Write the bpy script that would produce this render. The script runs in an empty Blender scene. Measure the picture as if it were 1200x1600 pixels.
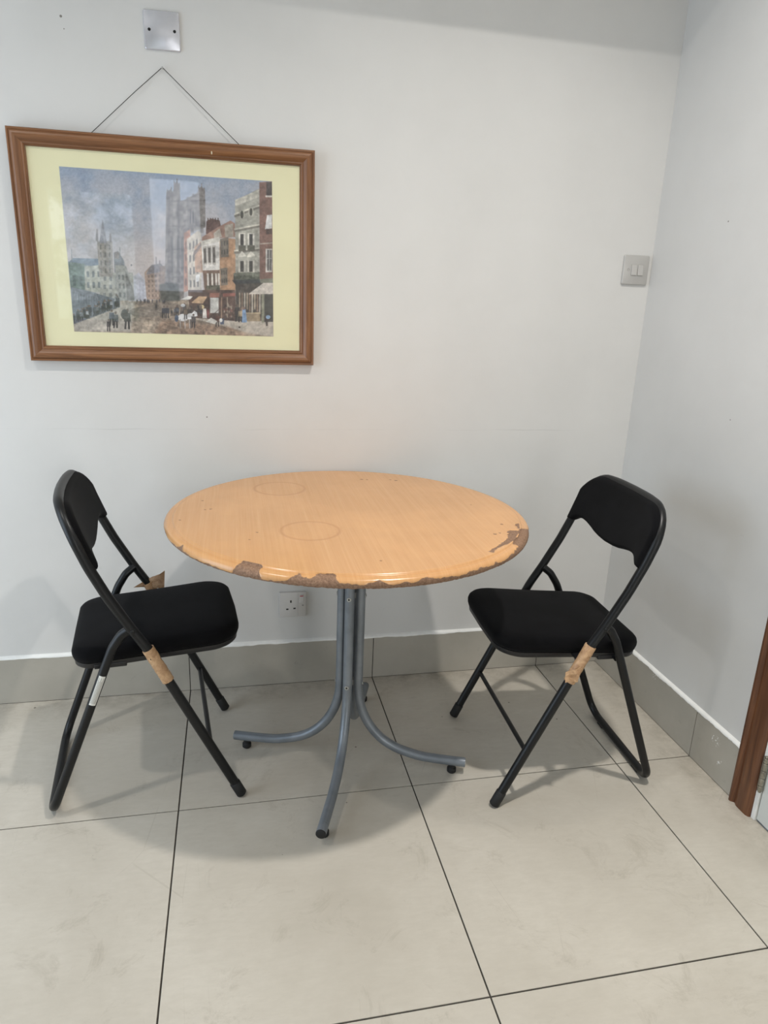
import bpy, bmesh, math, random
import numpy as np
from mathutils import Vector, Matrix, noise

random.seed(7)
rng = np.random.RandomState(11)
PI = math.pi
S = bpy.context.scene
COL = S.collection

# ------------------------------------------------------------------ camera, light, exposure
def lin(c):
    c = c / 255.0
    return c / 12.92 if c <= 0.04045 else ((c + 0.055) / 1.055) ** 2.4
def rgb(r, g, b):
    return (lin(r), lin(g), lin(b), 1.0)

CAM_F, CAM_LOC = 1090.13, (-0.4452, -2.0865, 1.2317)
YAW, PITCH, ROLL = 0.2193, -0.2924, 0.0414
cam = bpy.data.cameras.new('camera')
cam.sensor_fit = 'VERTICAL'
cam.sensor_height = 32.0
cam.lens = CAM_F / 1600.0 * 32.0
cam.clip_start = 0.02
cam_o = bpy.data.objects.new('camera', cam)
COL.objects.link(cam_o)
cy_, sy_ = math.cos(YAW), math.sin(YAW)
cp_, sp_ = math.cos(PITCH), math.sin(PITCH)
fwd = Vector((sy_ * cp_, cy_ * cp_, sp_)); rt = Vector((cy_, -sy_, 0)); up = rt.cross(fwd)
cr_, sr_ = math.cos(ROLL), math.sin(ROLL)
r2 = cr_ * rt + sr_ * up; u2 = -sr_ * rt + cr_ * up
M = Matrix((r2, u2, -fwd)).transposed().to_4x4()
M.translation = Vector(CAM_LOC)
cam_o.matrix_world = M
S.camera = cam_o

S.view_settings.view_transform = 'Standard'
S.view_settings.look = 'None'
S.view_settings.gamma = 1.0
S.view_settings.use_curve_mapping = False
S.view_settings.exposure = 0.0

LAMP_A, LAMP_C = 18.0, 8.0        # the two small ceiling lamps over the room
WIN_LEFT, WIN_REAR = 24.0, 1.3     # daylight: left window lamp, rear glazing radiance
REAR = 19.0                        # fill light added behind the camera to brighten the lower walls
FILL = 4.0                        # wide fill light added under the ceiling, further back

w = bpy.data.worlds.new('world'); S.world = w; w.use_nodes = True
w.node_tree.nodes['Background'].inputs[0].default_value = (0.75, 0.85, 1.0, 1)
w.node_tree.nodes['Background'].inputs[1].default_value = 0.25

def spot(name, loc, power, col, size=0.09):
    l = bpy.data.lights.new(name, 'AREA'); l.shape = 'DISK'; l.energy = power; l.color = col
    l.size = size; l.spread = math.radians(128)
    o = bpy.data.objects.new(name, l); COL.objects.link(o); o.location = loc
    return o
def area(name, loc, rot, sx, sy, power, col):
    l = bpy.data.lights.new(name, 'AREA'); l.shape = 'RECTANGLE'; l.size = sx; l.size_y = sy
    l.energy = power; l.color = col
    o = bpy.data.objects.new(name, l); COL.objects.link(o); o.location = loc; o.rotation_euler = rot
    return o
spot('ceiling_lamp', (0.30, -1.20, 2.68), LAMP_A, (1.0, 0.955, 0.90))
spot('ceiling_lamp', (-1.50, -1.19, 2.68), LAMP_C, (1.0, 0.955, 0.90))
area('window_daylight', (-2.32, -1.10, 1.0), (0, math.radians(-90), 0), 1.8, 1.5, WIN_LEFT, (0.72, 0.85, 1.0))
area('rear_fill', (0.475, -4.55, 1.10), (math.radians(90), 0, 0), 0.6, 1.9, REAR, (1.0, 0.98, 0.95))  # added fill from the rear, set in a made-up opening
area('ceiling_fill', (-0.5, -3.3, 2.7), (0, 0, 0), 1.2, 1.2, FILL, (1.0, 0.96, 0.90))  # added fill, no real fitting here

# ------------------------------------------------------------------ materials
class NT:
    def __init__(s, name):
        s.m = bpy.data.materials.new(name); s.m.use_nodes = True
        s.t = s.m.node_tree; s.b = s.t.nodes['Principled BSDF']
    def n(s, typ, **kw):
        nd = s.t.nodes.new(typ)
        for k, v in kw.items():
            if isinstance(k, str) and hasattr(nd, k): setattr(nd, k, v)
        return nd
    def l(s, a, b): s.t.links.new(a, b)
    def coord(s, kind='Object', scale=(1, 1, 1), rot=(0, 0, 0), loc=(0, 0, 0)):
        tc = s.n('ShaderNodeTexCoord'); mp = s.n('ShaderNodeMapping')
        mp.inputs['Scale'].default_value = scale; mp.inputs['Rotation'].default_value = rot
        mp.inputs['Location'].default_value = loc
        s.l(tc.outputs[kind], mp.inputs['Vector']); return mp.outputs[0]
    def noise(s, vec, scale, detail=4, rough=0.5, dist=0.0):
        nd = s.n('ShaderNodeTexNoise'); nd.inputs['Scale'].default_value = scale
        nd.inputs['Detail'].default_value = detail; nd.inputs['Roughness'].default_value = rough
        nd.inputs['Distortion'].default_value = dist
        s.l(vec, nd.inputs['Vector']); return nd.outputs['Fac']
    def ramp(s, fac, stops):
        nd = s.n('ShaderNodeValToRGB'); e = nd.color_ramp.elements
        while len(e) < len(stops): e.new(0.5)
        for i, (p, c) in enumerate(stops):
            e[i].position = p; e[i].color = c if len(c) == 4 else (*c, 1)
        s.l(fac, nd.inputs[0]); return nd.outputs[0]
    def mix(s, fac, a, b, mode='MIX'):
        nd = s.n('ShaderNodeMix'); nd.data_type = 'RGBA'; nd.blend_type = mode
        for v, i in ((fac, 0), (a, 6), (b, 7)):
            if hasattr(v, 'is_linked') or hasattr(v, 'links'): s.l(v, nd.inputs[i])
            else: nd.inputs[i].default_value = v
        return nd.outputs[2]
    def math(s, op, a, b=0.0, c=0.0):
        nd = s.n('ShaderNodeMath'); nd.operation = op
        for i, v in enumerate((a, b, c)):
            if hasattr(v, 'links'): s.l(v, nd.inputs[i])
            else: nd.inputs[i].default_value = v
        return nd.outputs[0]
    def bump(s, h, strength=0.2, dist=0.001):
        nd = s.n('ShaderNodeBump'); nd.inputs['Strength'].default_value = strength
        nd.inputs['Distance'].default_value = dist
        s.l(h, nd.inputs['Height']); s.l(nd.outputs[0], s.b.inputs['Normal']); return nd
    def set(s, **kw):
        for k, v in kw.items():
            i = s.b.inputs[k.replace('_', ' ')]
            if hasattr(v, 'links'): s.l(v, i)
            else: i.default_value = v
        return s

BW = lambda v: (v, v, v, 1)

def simple(name, col, rough=0.5, metal=0.0, nscale=None, namp=0.0, bump=0.0, spec=0.5):
    t = NT(name); t.set(Roughness=rough, Metallic=metal)
    t.b.inputs['Specular IOR Level'].default_value = spec
    if nscale:
        f = t.noise(t.coord(), nscale, 5, 0.6)
        lo = tuple(c * (1 - namp) for c in col[:3]) + (1,); hi = tuple(min(1, c * (1 + namp)) for c in col[:3]) + (1,)
        t.set(Base_Color=t.ramp(f, [(0.3, lo), (0.7, hi)]))
        if bump: t.bump(f, bump, 0.001)
    else:
        t.set(Base_Color=col)
    return t.m

def spot_mask(t, pos, centre, radius):
    """1 inside a small round mark at a fixed place on the surface"""
    d = t.n('ShaderNodeVectorMath'); d.operation = 'DISTANCE'
    t.l(pos, d.inputs[0]); d.inputs[1].default_value = centre
    return t.math('LESS_THAN', d.outputs['Value'], radius)

def wall_material(name, marks=(), joint=0.0):
    t = NT(name)
    v = t.coord()
    f = t.noise(v, 3.0, 5, 0.6)
    c = t.ramp(f, [(0.3, rgb(207, 206, 203)), (0.7, rgb(213, 212, 209))])
    # scuffs, mostly low on the wall
    sc = t.noise(t.coord(scale=(1, 1, 2.5)), 14.0, 6, 0.7, 0.6)
    sep = t.n('ShaderNodeSeparateXYZ'); t.l(v, sep.inputs[0])
    low = t.math('SUBTRACT', 1.0, t.math('MULTIPLY', sep.outputs['Z'], 0.9))
    low = t.math('MAXIMUM', low, 0.05)
    m = t.math('MULTIPLY', t.ramp(sc, [(0.66, BW(0)), (0.76, BW(0.35))]), low)
    c = t.mix(m, c, rgb(150, 150, 146))
    # faint plaster joint running level across the wall
    zz = t.math('ADD', sep.outputs['Z'], t.math('MULTIPLY', t.noise(t.coord(scale=(1, 1, 0)), 6.0, 2), 0.010))
    j = t.math('LESS_THAN', t.math('ABSOLUTE', t.math('SUBTRACT', zz, 0.859)), 0.0013)
    jn = t.ramp(t.noise(t.coord(scale=(1, 1, 0)), 3.2, 4), [(0.45, BW(0)), (0.65, BW(0.35))])
    c = t.mix(t.math('MULTIPLY', t.math('MULTIPLY', j, jn), joint), c, rgb(150, 148, 144))
    for (p, r) in marks:
        c = t.mix(spot_mask(t, v, p, r), c, rgb(128, 124, 118))
    t.set(Base_Color=c, Roughness=0.5)
    t.b.inputs['Specular IOR Level'].default_value = 0.35
    h = t.math('ADD', t.noise(v, 5.0, 3, 0.5), t.math('MULTIPLY', t.noise(v, 160.0, 2, 0.5), 0.035))
    t.bump(h, 0.25, 0.012)
    return t.m

M_WALL_BACK = wall_material('back_wall_paint', [((-0.8315, 0, 1.862), 0.003), ((-0.8266, 0, 1.836), 0.0014),
                                               ((0.2477, 0, 0.381), 0.0022), ((-0.52, 0, 0.89), 0.002)], joint=0.7)
M_WALL_SIDE = wall_material('side_wall_paint', [((0.8416, -0.3332, 1.4702), 0.0022), ((0.8416, -0.4776, 0.9689), 0.0018)])
M_WALL = wall_material('wall_paint')
M_CEIL = simple('ceiling_paint', rgb(214, 214, 210), 0.8)

def floor_material():
    t = NT('floor_tile'); v = t.coord()
    a = t.noise(v, 2.2, 6, 0.65, 0.3); b = t.noise(t.coord(scale=(1, 3, 1), rot=(0, 0, 0.5)), 26.0, 6, 0.7)
    c = t.ramp(a, [(0.3, rgb(181, 174, 161)), (0.7, rgb(201, 195, 183))])
    c = t.mix(t.ramp(b, [(0.35, BW(0.0)), (0.7, BW(0.35))]), c, rgb(174, 167, 154))
    # grime towards the walls and in patches
    sep = t.n('ShaderNodeSeparateXYZ'); t.l(v, sep.inputs[0])
    edge = t.math('MAXIMUM', t.math('ADD', t.math('MULTIPLY', sep.outputs['Y'], 8.0), 1.0),
                  t.math('ADD', t.math('MULTIPLY', t.math('SUBTRACT', sep.outputs['X'], 0.8416), 9.0), 1.0))
    edge = t.math('MAXIMUM', edge, 0.0)
    g = t.math('MULTIPLY', edge, t.ramp(t.noise(v, 13.0, 6, 0.75), [(0.42, BW(0)), (0.7, BW(1))]))
    c = t.mix(t.math('MULTIPLY', g, 0.6), c, rgb(112, 102, 88))
    st = t.ramp(t.noise(v, 7.0, 7, 0.8, 0.8), [(0.56, BW(0)), (0.76, BW(0.5))])
    c = t.mix(st, c, rgb(140, 131, 116))
    # thin scratches
    scr = t.n('ShaderNodeTexVoronoi'); scr.feature = 'DISTANCE_TO_EDGE'; scr.inputs['Scale'].default_value = 5.0
    t.l(t.coord(scale=(1, 0.25, 1), rot=(0, 0, 0.7)), scr.inputs['Vector'])
    sm = t.math('MULTIPLY', t.math('LESS_THAN', scr.outputs['Distance'], 0.0022),
                t.ramp(t.noise(v, 4.0, 3), [(0.54, BW(0)), (0.66, BW(0.22))]))
    c = t.mix(sm, c, rgb(150, 142, 128))
    # tiny dark specks
    vo = t.n('ShaderNodeTexVoronoi'); vo.inputs['Scale'].default_value = 17.0; t.l(v, vo.inputs['Vector'])
    rs = t.n('ShaderNodeSeparateColor'); t.l(vo.outputs['Color'], rs.inputs[0])
    rad = t.math('MULTIPLY', t.math('POWER', rs.outputs[0], 5.0), 0.062)
    sp = t.math('LESS_THAN', vo.outputs['Distance'], rad)
    c = t.mix(t.math('MULTIPLY', sp, 0.75), c, rgb(78, 68, 58))
    t.set(Base_Color=c, Roughness=t.ramp(b, [(0.3, BW(0.36)), (0.7, BW(0.48))]))
    t.b.inputs['Specular IOR Level'].default_value = 0.4
    t.bump(t.noise(v, 30.0, 5, 0.6), 0.06, 0.002)
    return t.m
M_FLOOR = floor_material()
M_GROUT = simple('dark_grout', rgb(58, 54, 48), 0.9, nscale=60, namp=0.25)

def skirting_material():
    t = NT('skirting_tile'); v = t.coord()
    a = t.noise(v, 4.0, 6, 0.65)
    c = t.ramp(a, [(0.3, rgb(163, 158, 147)), (0.7, rgb(177, 172, 161))])
    d = t.ramp(t.noise(v, 22.0, 7, 0.75, 0.5), [(0.62, BW(0)), (0.8, BW(0.5))])
    c = t.mix(d, c, rgb(112, 107, 97))
    # white paint dabs on the right hand tiles
    pn = t.noise(t.coord(scale=(1, 1, 1.0), rot=(0.6, 0, 0)), 90.0, 4, 0.7)
    for (p, r, th) in (((0.832, -0.665, 0.112), 0.017, 0.56), ((0.832, -0.69, 0.066), 0.014, 0.60), ((0.832, -0.36, 0.138), 0.010, 0.58)):
        dd = t.n('ShaderNodeVectorMath'); dd.operation = 'DISTANCE'; t.l(v, dd.inputs[0]); dd.inputs[1].default_value = p
        near = t.math('LESS_THAN', dd.outputs['Value'], r)
        c = t.mix(t.math('MULTIPLY', near, t.math('GREATER_THAN', pn, th)), c, rgb(225, 225, 222))
    t.set(Base_Color=c, Roughness=0.35)
    t.bump(t.noise(v, 40.0, 4), 0.05, 0.002)
    return t.m
M_SKIRT = skirting_material()
M_WHITE_PAINT = simple('white_gloss_paint', rgb(232, 232, 228), 0.4, nscale=40, namp=0.04, bump=0.3)

def wood_material(name, dark, mid, light, axis='Z', scale=1.0, rough=0.38, fleck=None):
    t = NT(name)
    sc = {'Z': (30, 30, 1.6), 'X': (1.6, 30, 30), 'Y': (30, 1.6, 30)}[axis]
    v = t.coord(scale=tuple(s * scale for s in sc))
    a = t.noise(v, 2.2, 6, 0.65, 0.8); b = t.noise(v, 9.0, 3, 0.6)
    c = t.ramp(a, [(0.28, dark), (0.5, mid), (0.74, light)])
    c = t.mix(t.ramp(b, [(0.45, BW(0)), (0.75, BW(0.35))]), c, dark)
    if fleck:
        pos = t.coord(scale=(1.6, 0, 0.7)); c = t.mix(spot_mask(t, pos, fleck[0], fleck[1]), c, fleck[2])
    t.set(Base_Color=c, Roughness=rough); t.bump(b, 0.12, 0.001)
    return t.m
FW = (rgb(90, 58, 34), rgb(124, 83, 52), rgb(150, 106, 70))
M_FRAME_H = wood_material('pine_frame_level', *FW, axis='X', fleck=((0.111 * 1.6, 0, 0.257 * 0.7), 0.0025, rgb(225, 215, 190)))
M_FRAME_V = wood_material('pine_frame_upright', *FW, axis='Z')
M_ARCH = wood_material('stained_architrave_wood', rgb(66, 39, 24), rgb(98, 61, 38), rgb(124, 82, 52), axis='Z', scale=0.8)

NICKS = [(-0.358, 0.114, 0.0035), (-0.349, 0.033, 0.003), (-0.336, 0.038, 0.0035), (-0.403, -0.046, 0.003), (-0.231, -0.151, 0.003), (0.086, 0.309, 0.005),
         (0.101, 0.304, 0.0035), (0.185, 0.292, 0.005), (0.170, 0.300, 0.0035), (0.008, -0.352, 0.0028), (-0.249, -0.198, 0.0022), (0.347, -0.141, 0.004),
         (0.304, -0.211, 0.0045), (0.318, -0.205, 0.003), (0.326, 0.027, 0.0025)]
def table_material():
    t = NT('beech_laminate'); v = t.coord()
    g1 = t.noise(t.coord(scale=(60, 1.1, 3), rot=(0, 0, 0.08)), 1.6, 7, 0.7, 0.25)
    g2 = t.noise(t.coord(scale=(150, 3.0, 3), rot=(0, 0, 0.08)), 2.4, 4, 0.6)
    c = t.ramp(g1, [(0.25, rgb(191, 143, 94)), (0.5, rgb(199, 151, 101)), (0.75, rgb(206, 160, 111))])
    c = t.mix(t.ramp(g2, [(0.5, BW(0)), (0.75, BW(0.35))]), c, rgb(192, 132, 82))
    c = t.mix(t.ramp(t.noise(v, 4.0, 4, 0.6), [(0.45, BW(0)), (0.75, BW(0.4))]), c, rgb(226, 172, 116))
    # small nicks
    vo = t.n('ShaderNodeTexVoronoi'); vo.inputs['Scale'].default_value = 16.0; t.l(t.coord(scale=(1, 1, 0.0)), vo.inputs['Vector'])
    rs = t.n('ShaderNodeSeparateColor'); t.l(vo.outputs['Color'], rs.inputs[0])
    rad = t.math('MULTIPLY', t.math('POWER', rs.outputs[1], 9.0), 0.075)
    nick = t.math('LESS_THAN', t.math('ADD', vo.outputs['Distance'], t.math('MULTIPLY', t.noise(v, 220, 3), 0.05)), t.math('ADD', rad, 0.012))
    c = t.mix(t.math('MULTIPLY', nick, 0.7), c, rgb(120, 78, 48))
    pp = t.coord(scale=(1, 1, 0.0)); wob = t.math('MULTIPLY', t.math('SUBTRACT', t.noise(v, 260, 3, 0.7), 0.5), 0.009)
    for (px, py, r) in NICKS:
        dd = t.n('ShaderNodeVectorMath'); dd.operation = 'DISTANCE'; t.l(pp, dd.inputs[0]); dd.inputs[1].default_value = (px, py, 0)
        c = t.mix(t.math('MULTIPLY', t.math('LESS_THAN', t.math('ADD', dd.outputs['Value'], wob), r), 0.75), c, rgb(112, 76, 50))
    # two ring marks left by hot pans
    ringh = None
    for (px, py, r) in ((-0.157, 0.222, 0.068), (-0.113, -0.148, 0.066)):
        dd = t.n('ShaderNodeVectorMath'); dd.operation = 'DISTANCE'; t.l(t.coord(scale=(1, 1, 0)), dd.inputs[0])
        dd.inputs[1].default_value = (px, py, 0)
        e = t.math('ABSOLUTE', t.math('SUBTRACT', dd.outputs['Value'], r))
        k = t.math('MAXIMUM', t.math('SUBTRACT', 1.0, t.math('MULTIPLY', e, 1 / 0.0065)), 0.0)
        c = t.mix(t.math('MULTIPLY', k, 0.5), c, rgb(172, 118, 74))
        ringh = k if ringh is None else t.math('ADD', ringh, k)
    at = t.n('ShaderNodeAttribute'); at.attribute_name = 'chip'
    cn = t.noise(v, 120.0, 5, 0.7)
    cm = t.math('GREATER_THAN', t.math('ADD', at.outputs['Fac'], t.math('MULTIPLY', t.math('SUBTRACT', cn, 0.5), 0.55)), 0.5)
    cc = t.ramp(t.noise(t.coord(scale=(1, 1, 1)), 230.0, 6, 0.8), [(0.3, rgb(84, 62, 46)), (0.48, rgb(128, 98, 76)), (0.7, rgb(160, 130, 106))])
    c = t.mix(cm, c, cc)
    t.set(Base_Color=c, Roughness=t.math('ADD', t.math('MULTIPLY', cm, 0.5), 0.24))
    t.b.inputs['Specular IOR Level'].default_value = 0.5
    h = t.math('ADD', t.math('MULTIPLY', cm, t.math('SUBTRACT', t.noise(v, 300.0, 3), 1.3)), t.math('MULTIPLY', ringh, -0.5))
    h = t.math('ADD', h, t.math('MULTIPLY', t.noise(v, 9.0, 3), 0.8))
    t.bump(h, 0.35, 0.0012)
    return t.m
M_TABLE = table_material()

def grey_metal():
    t = NT('silver_paint'); v = t.coord()
    c = t.ramp(t.noise(v, 18.0, 5), [(0.3, rgb(112, 118, 124)), (0.7, rgb(134, 140, 146))])
    ch = t.ramp(t.noise(t.coord(scale=(1, 1, 0.6)), 60.0, 6, 0.8, 0.6), [(0.67, BW(0)), (0.70, BW(1))])
    c = t.mix(ch, c, rgb(60, 58, 54))
    t.set(Base_Color=c, Roughness=0.36, Metallic=0.35)
    return t.m
M_GREY = grey_metal()
M_CUT = simple('bare_steel_end', rgb(150, 154, 158), 0.4, 0.6)
M_RUBBER = simple('black_rubber', rgb(20, 20, 20), 0.7)
M_BLACK = simple('black_powder_coat', rgb(15, 16, 17), 0.38, 0.0, 60, 0.15, spec=0.35)
M_PLASTIC_B = simple('black_plastic_tray', rgb(22, 22, 24), 0.42)
M_SCREW = simple('zinc_screw', rgb(180, 180, 176), 0.35, 0.7)
M_DARKHOLE = simple('dark_recess', rgb(14, 13, 12), 0.8)

def velvet():
    t = NT('black_velvet'); v = t.coord()
    f = t.noise(v, 11.0, 5, 0.65, 0.4)
    t.set(Base_Color=t.ramp(f, [(0.35, rgb(3, 3, 4)), (0.75, rgb(11, 11, 14))]), Roughness=0.95)
    t.b.inputs['Specular IOR Level'].default_value = 0.15
    t.b.inputs['Sheen Weight'].default_value = 0.03
    t.b.inputs['Sheen Roughness'].default_value = 0.5
    t.bump(t.noise(v, 700.0, 2), 0.15, 0.0006)
    return t.m
M_VELVET = velvet()

def kraft(name, k=1.0):
    t = NT(name); v = t.coord()
    f = t.noise(t.coord(scale=(1, 1, 1)), 60.0, 5, 0.6, 1.0)
    a = tuple(c * k for c in rgb(168, 130, 94)[:3]) + (1,); b = tuple(c * k for c in rgb(202, 166, 128)[:3]) + (1,)
    t.set(Base_Color=t.ramp(f, [(0.35, a), (0.65, b)]), Roughness=0.42)
    wv = t.n('ShaderNodeTexVoronoi'); wv.feature = 'DISTANCE_TO_EDGE'; wv.inputs['Scale'].default_value = 65.0
    t.l(t.coord(scale=(1, 1, 1.6)), wv.inputs['Vector'])
    t.bump(t.math('ADD', t.math('MINIMUM', wv.outputs['Distance'], 0.15), f), 0.8, 0.0016)
    return t.m
M_KRAFT = kraft('brown_packing_tape')
M_KRAFT_D = kraft('brown_card', 0.62)
M_STICKER = simple('white_sticker', rgb(214, 214, 208), 0.5)
M_INK = simple('grey_print', rgb(110, 110, 108), 0.6)
M_PLATE_W = simple('white_socket_plastic', rgb(205, 202, 198), 0.3, nscale=30, namp=0.03)
M_PLATE_M = simple('satin_steel_plate', rgb(205, 205, 210), 0.27, 0.55, 50, 0.03)
M_SWITCH = simple('grey_switch_plate', rgb(184, 182, 178), 0.32, 0.15, 30, 0.02)
M_SWITCH_R = simple('grey_rocker', rgb(186, 184, 180), 0.34)
M_RED = simple('red_marker', rgb(170, 40, 46), 0.4)
M_GRIME = simple('grey_grime', rgb(150, 148, 144), 0.8)
M_MAT = simple('cream_mount_card', rgb(232, 228, 190), 0.75, nscale=7, namp=0.03)
M_STRING = simple('dark_cord', rgb(60, 58, 54), 0.8)
M_DOOR = simple('white_door_paint', rgb(205, 208, 204), 0.4, nscale=8, namp=0.03)
M_HINGE = simple('aged_hinge_metal', rgb(150, 146, 134), 0.35, 0.8, 70, 0.3)

def glass_mat():
    t = NT('picture_glass'); nt = t.t
    tr = t.n('ShaderNodeBsdfTransparent'); gl = t.n('ShaderNodeBsdfGlossy'); gl.inputs['Roughness'].default_value = 0.02
    lw = t.n('ShaderNodeLayerWeight'); lw.inputs['Blend'].default_value = 0.5
    mx = t.n('ShaderNodeMixShader'); t.l(t.math('ADD', t.math('MULTIPLY', t.math('POWER', lw.outputs['Facing'], 5.0), 0.9), 0.045), mx.inputs[0]); t.l(tr.outputs[0], mx.inputs[1]); t.l(gl.outputs[0], mx.inputs[2])
    t.l(mx.outputs[0], nt.nodes['Material Output'].inputs['Surface'])
    return t.m
M_GLASS = glass_mat()

def window_glow(name, col_top, col_low, strength, foliage=False):
    t = NT(name); v = t.coord('Object')
    sep = t.n('ShaderNodeSeparateXYZ'); t.l(v, sep.inputs[0])
    f = t.ramp(t.math('MULTIPLY', sep.outputs['Z'], 0.42), [(0.35, col_low), (0.75, col_top)])
    if foliage:
        n = t.noise(v, 5.0, 6, 0.75)
        f = t.mix(t.ramp(n, [(0.44, BW(0.9)), (0.56, BW(0))]), f, (0.10, 0.14, 0.07, 1))
    em = t.n('ShaderNodeEmission'); em.inputs['Strength'].default_value = strength; t.l(f, em.inputs[0])
    t.l(em.outputs[0], t.t.nodes['Material Output'].inputs['Surface'])
    return t.m
M_SKY_A = window_glow('daylight_glass', (0.72, 0.84, 1, 1), (0.5, 0.6, 0.7, 1), WIN_REAR)
M_SKY_R = window_glow('bright_glass', (0.8, 0.88, 1, 1), (0.55, 0.62, 0.72, 1), WIN_REAR * 2.1)
M_SKY_B = window_glow('garden_glass', (0.8, 0.9, 1, 1), (0.4, 0.5, 0.42, 1), WIN_REAR * 1.8, True)

# ------------------------------------------------------------------ mesh helpers
def mesh_obj(name, bm, mat, parent=None, smooth=False, angle=None):
    bmesh.ops.recalc_face_normals(bm, faces=bm.faces)
    me = bpy.data.meshes.new(name); bm.to_mesh(me); bm.free()
    for m in (mat if isinstance(mat, (list, tuple)) else [mat]): me.materials.append(m)
    if smooth:
        for p in me.polygons: p.use_smooth = True
        try: me.set_sharp_from_angle(angle=math.radians(angle or 40))
        except Exception: pass
    o = bpy.data.objects.new(name, me); COL.objects.link(o)
    if parent: o.parent = parent
    return o

def empty(name, loc, label=None, cat=None, group=None, kind=None, rot=0.0):
    o = bpy.data.objects.new(name, None); COL.objects.link(o); o.location = loc
    o.rotation_euler = (0, 0, rot); o.empty_display_size = 0.05
    tag(o, label, cat, group, kind); return o
def tag(o, label=None, cat=None, group=None, kind=None):
    if label: o['label'] = label
    if cat: o['category'] = cat
    if group: o['group'] = group
    if kind: o['kind'] = kind
    return o

def box(bm, x0, x1, y0, y1, z0, z1, bevel=0.0, mi=0):
    vs = [bm.verts.new(p) for p in ((x0, y0, z0), (x1, y0, z0), (x1, y1, z0), (x0, y1, z0), (x0, y0, z1), (x1, y0, z1), (x1, y1, z1), (x0, y1, z1))]
    fs = [bm.faces.new([vs[i] for i in q]) for q in ((0, 3, 2, 1), (4, 5, 6, 7), (0, 1, 5, 4), (1, 2, 6, 5), (2, 3, 7, 6), (3, 0, 4, 7))]
    for f in fs: f.material_index = mi
    if bevel:
        es = list({e for f in fs for e in f.edges})
        r = bmesh.ops.bevel(bm, geom=es, offset=bevel, segments=2, affect='EDGES', profile=0.5)
        for f in r['faces']: f.material_index = mi
    return vs

def fillet(pts, rad, seg=8):
    """round the inner corners of a polyline; rad is one radius or a dict index -> radius"""
    pts = [Vector(p) for p in pts]; out = [pts[0]]
    for i in range(1, len(pts) - 1):
        r = rad.get(i, 0) if isinstance(rad, dict) else rad
        a, b, c = pts[i - 1], pts[i], pts[i + 1]
        d1 = (a - b); d2 = (c - b); l1, l2 = d1.length, d2.length
        d1.normalize(); d2.normalize()
        ang = d1.angle(d2)
        if r <= 0 or ang > PI - 0.01: out.append(b); continue
        t = min(r / math.tan(ang / 2), 0.49 * l1 if i > 1 else 0.98 * l1, 0.49 * l2 if i < len(pts) - 2 else 0.98 * l2)
        r = t * math.tan(ang / 2)
        bis = (d1 + d2).normalized(); cen = b + bis * (r / math.sin(ang / 2))
        p1 = b + d1 * t; p2 = b + d2 * t
        v1 = (p1 - cen); v2 = (p2 - cen); tot = v1.angle(v2)
        for k in range(seg + 1):
            f = k / seg
            v = (v1 * math.sin((1 - f) * tot) + v2 * math.sin(f * tot)) / math.sin(tot)
            out.append(cen + v)
    out.append(pts[-1]); return out

def tube(bm, pts, r, seg=16, caps=True, mi=0, rfun=None):
    pts = [Vector(p) for p in pts]
    n = len(pts); rings = []
    tan = []
    for i in range(n):
        a = pts[max(0, i - 1)]; b = pts[min(n - 1, i + 1)]; tan.append((b - a).normalized())
    t = tan[0]; ref = Vector((0, 0, 1)) if abs(t.z) < 0.9 else Vector((1, 0, 0))
    nx = t.cross(ref).normalized()
    for i in range(n):
        nx = (nx - tan[i] * nx.dot(tan[i])).normalized(); ny = tan[i].cross(nx)
        rr = rfun(i, n) if rfun else r
        rings.append([bm.verts.new(pts[i] + (nx * math.cos(2 * PI * k / seg) + ny * math.sin(2 * PI * k / seg)) * rr) for k in range(seg)])
    for i in range(n - 1):
        for k in range(seg):
            f = bm.faces.new((rings[i][k], rings[i][(k + 1) % seg], rings[i + 1][(k + 1) % seg], rings[i + 1][k])); f.material_index = mi
    if caps:
        for rg in (rings[0][::-1], rings[-1]):
            f = bm.faces.new(rg); f.material_index = mi
    return rings

def cyl(bm, a, b, r, seg=20, mi=0, chamfer=0.0):
    a, b = Vector(a), Vector(b)
    if chamfer:
        d = (b - a).normalized() * chamfer
        tube(bm, [a, a + d, b - d, b], r, seg, mi=mi, rfun=lambda i, n: r - chamfer if i in (0, n - 1) else r)
    else: tube(bm, [a, b], r, seg, mi=mi)

def loft(bm, rings, cap0=True, cap1=True, mi=0):
    R = [[bm.verts.new(p) for p in rg] for rg in rings]
    n = len(R[0])
    for i in range(len(R) - 1):
        for k in range(n):
            f = bm.faces.new((R[i][k], R[i][(k + 1) % n], R[i + 1][(k + 1) % n], R[i + 1][k])); f.material_index = mi
    if cap0: bm.faces.new(R[0][::-1]).material_index = mi
    if cap1: bm.faces.new(R[-1]).material_index = mi
    return R

# ------------------------------------------------------------------ the room
XR = 0.8416            # right wall
XL, YB, ZC = -2.4, -4.7, 2.75
TILE, ROW0 = 0.60, -0.5738
HB = 0.1524            # skirting height

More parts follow.
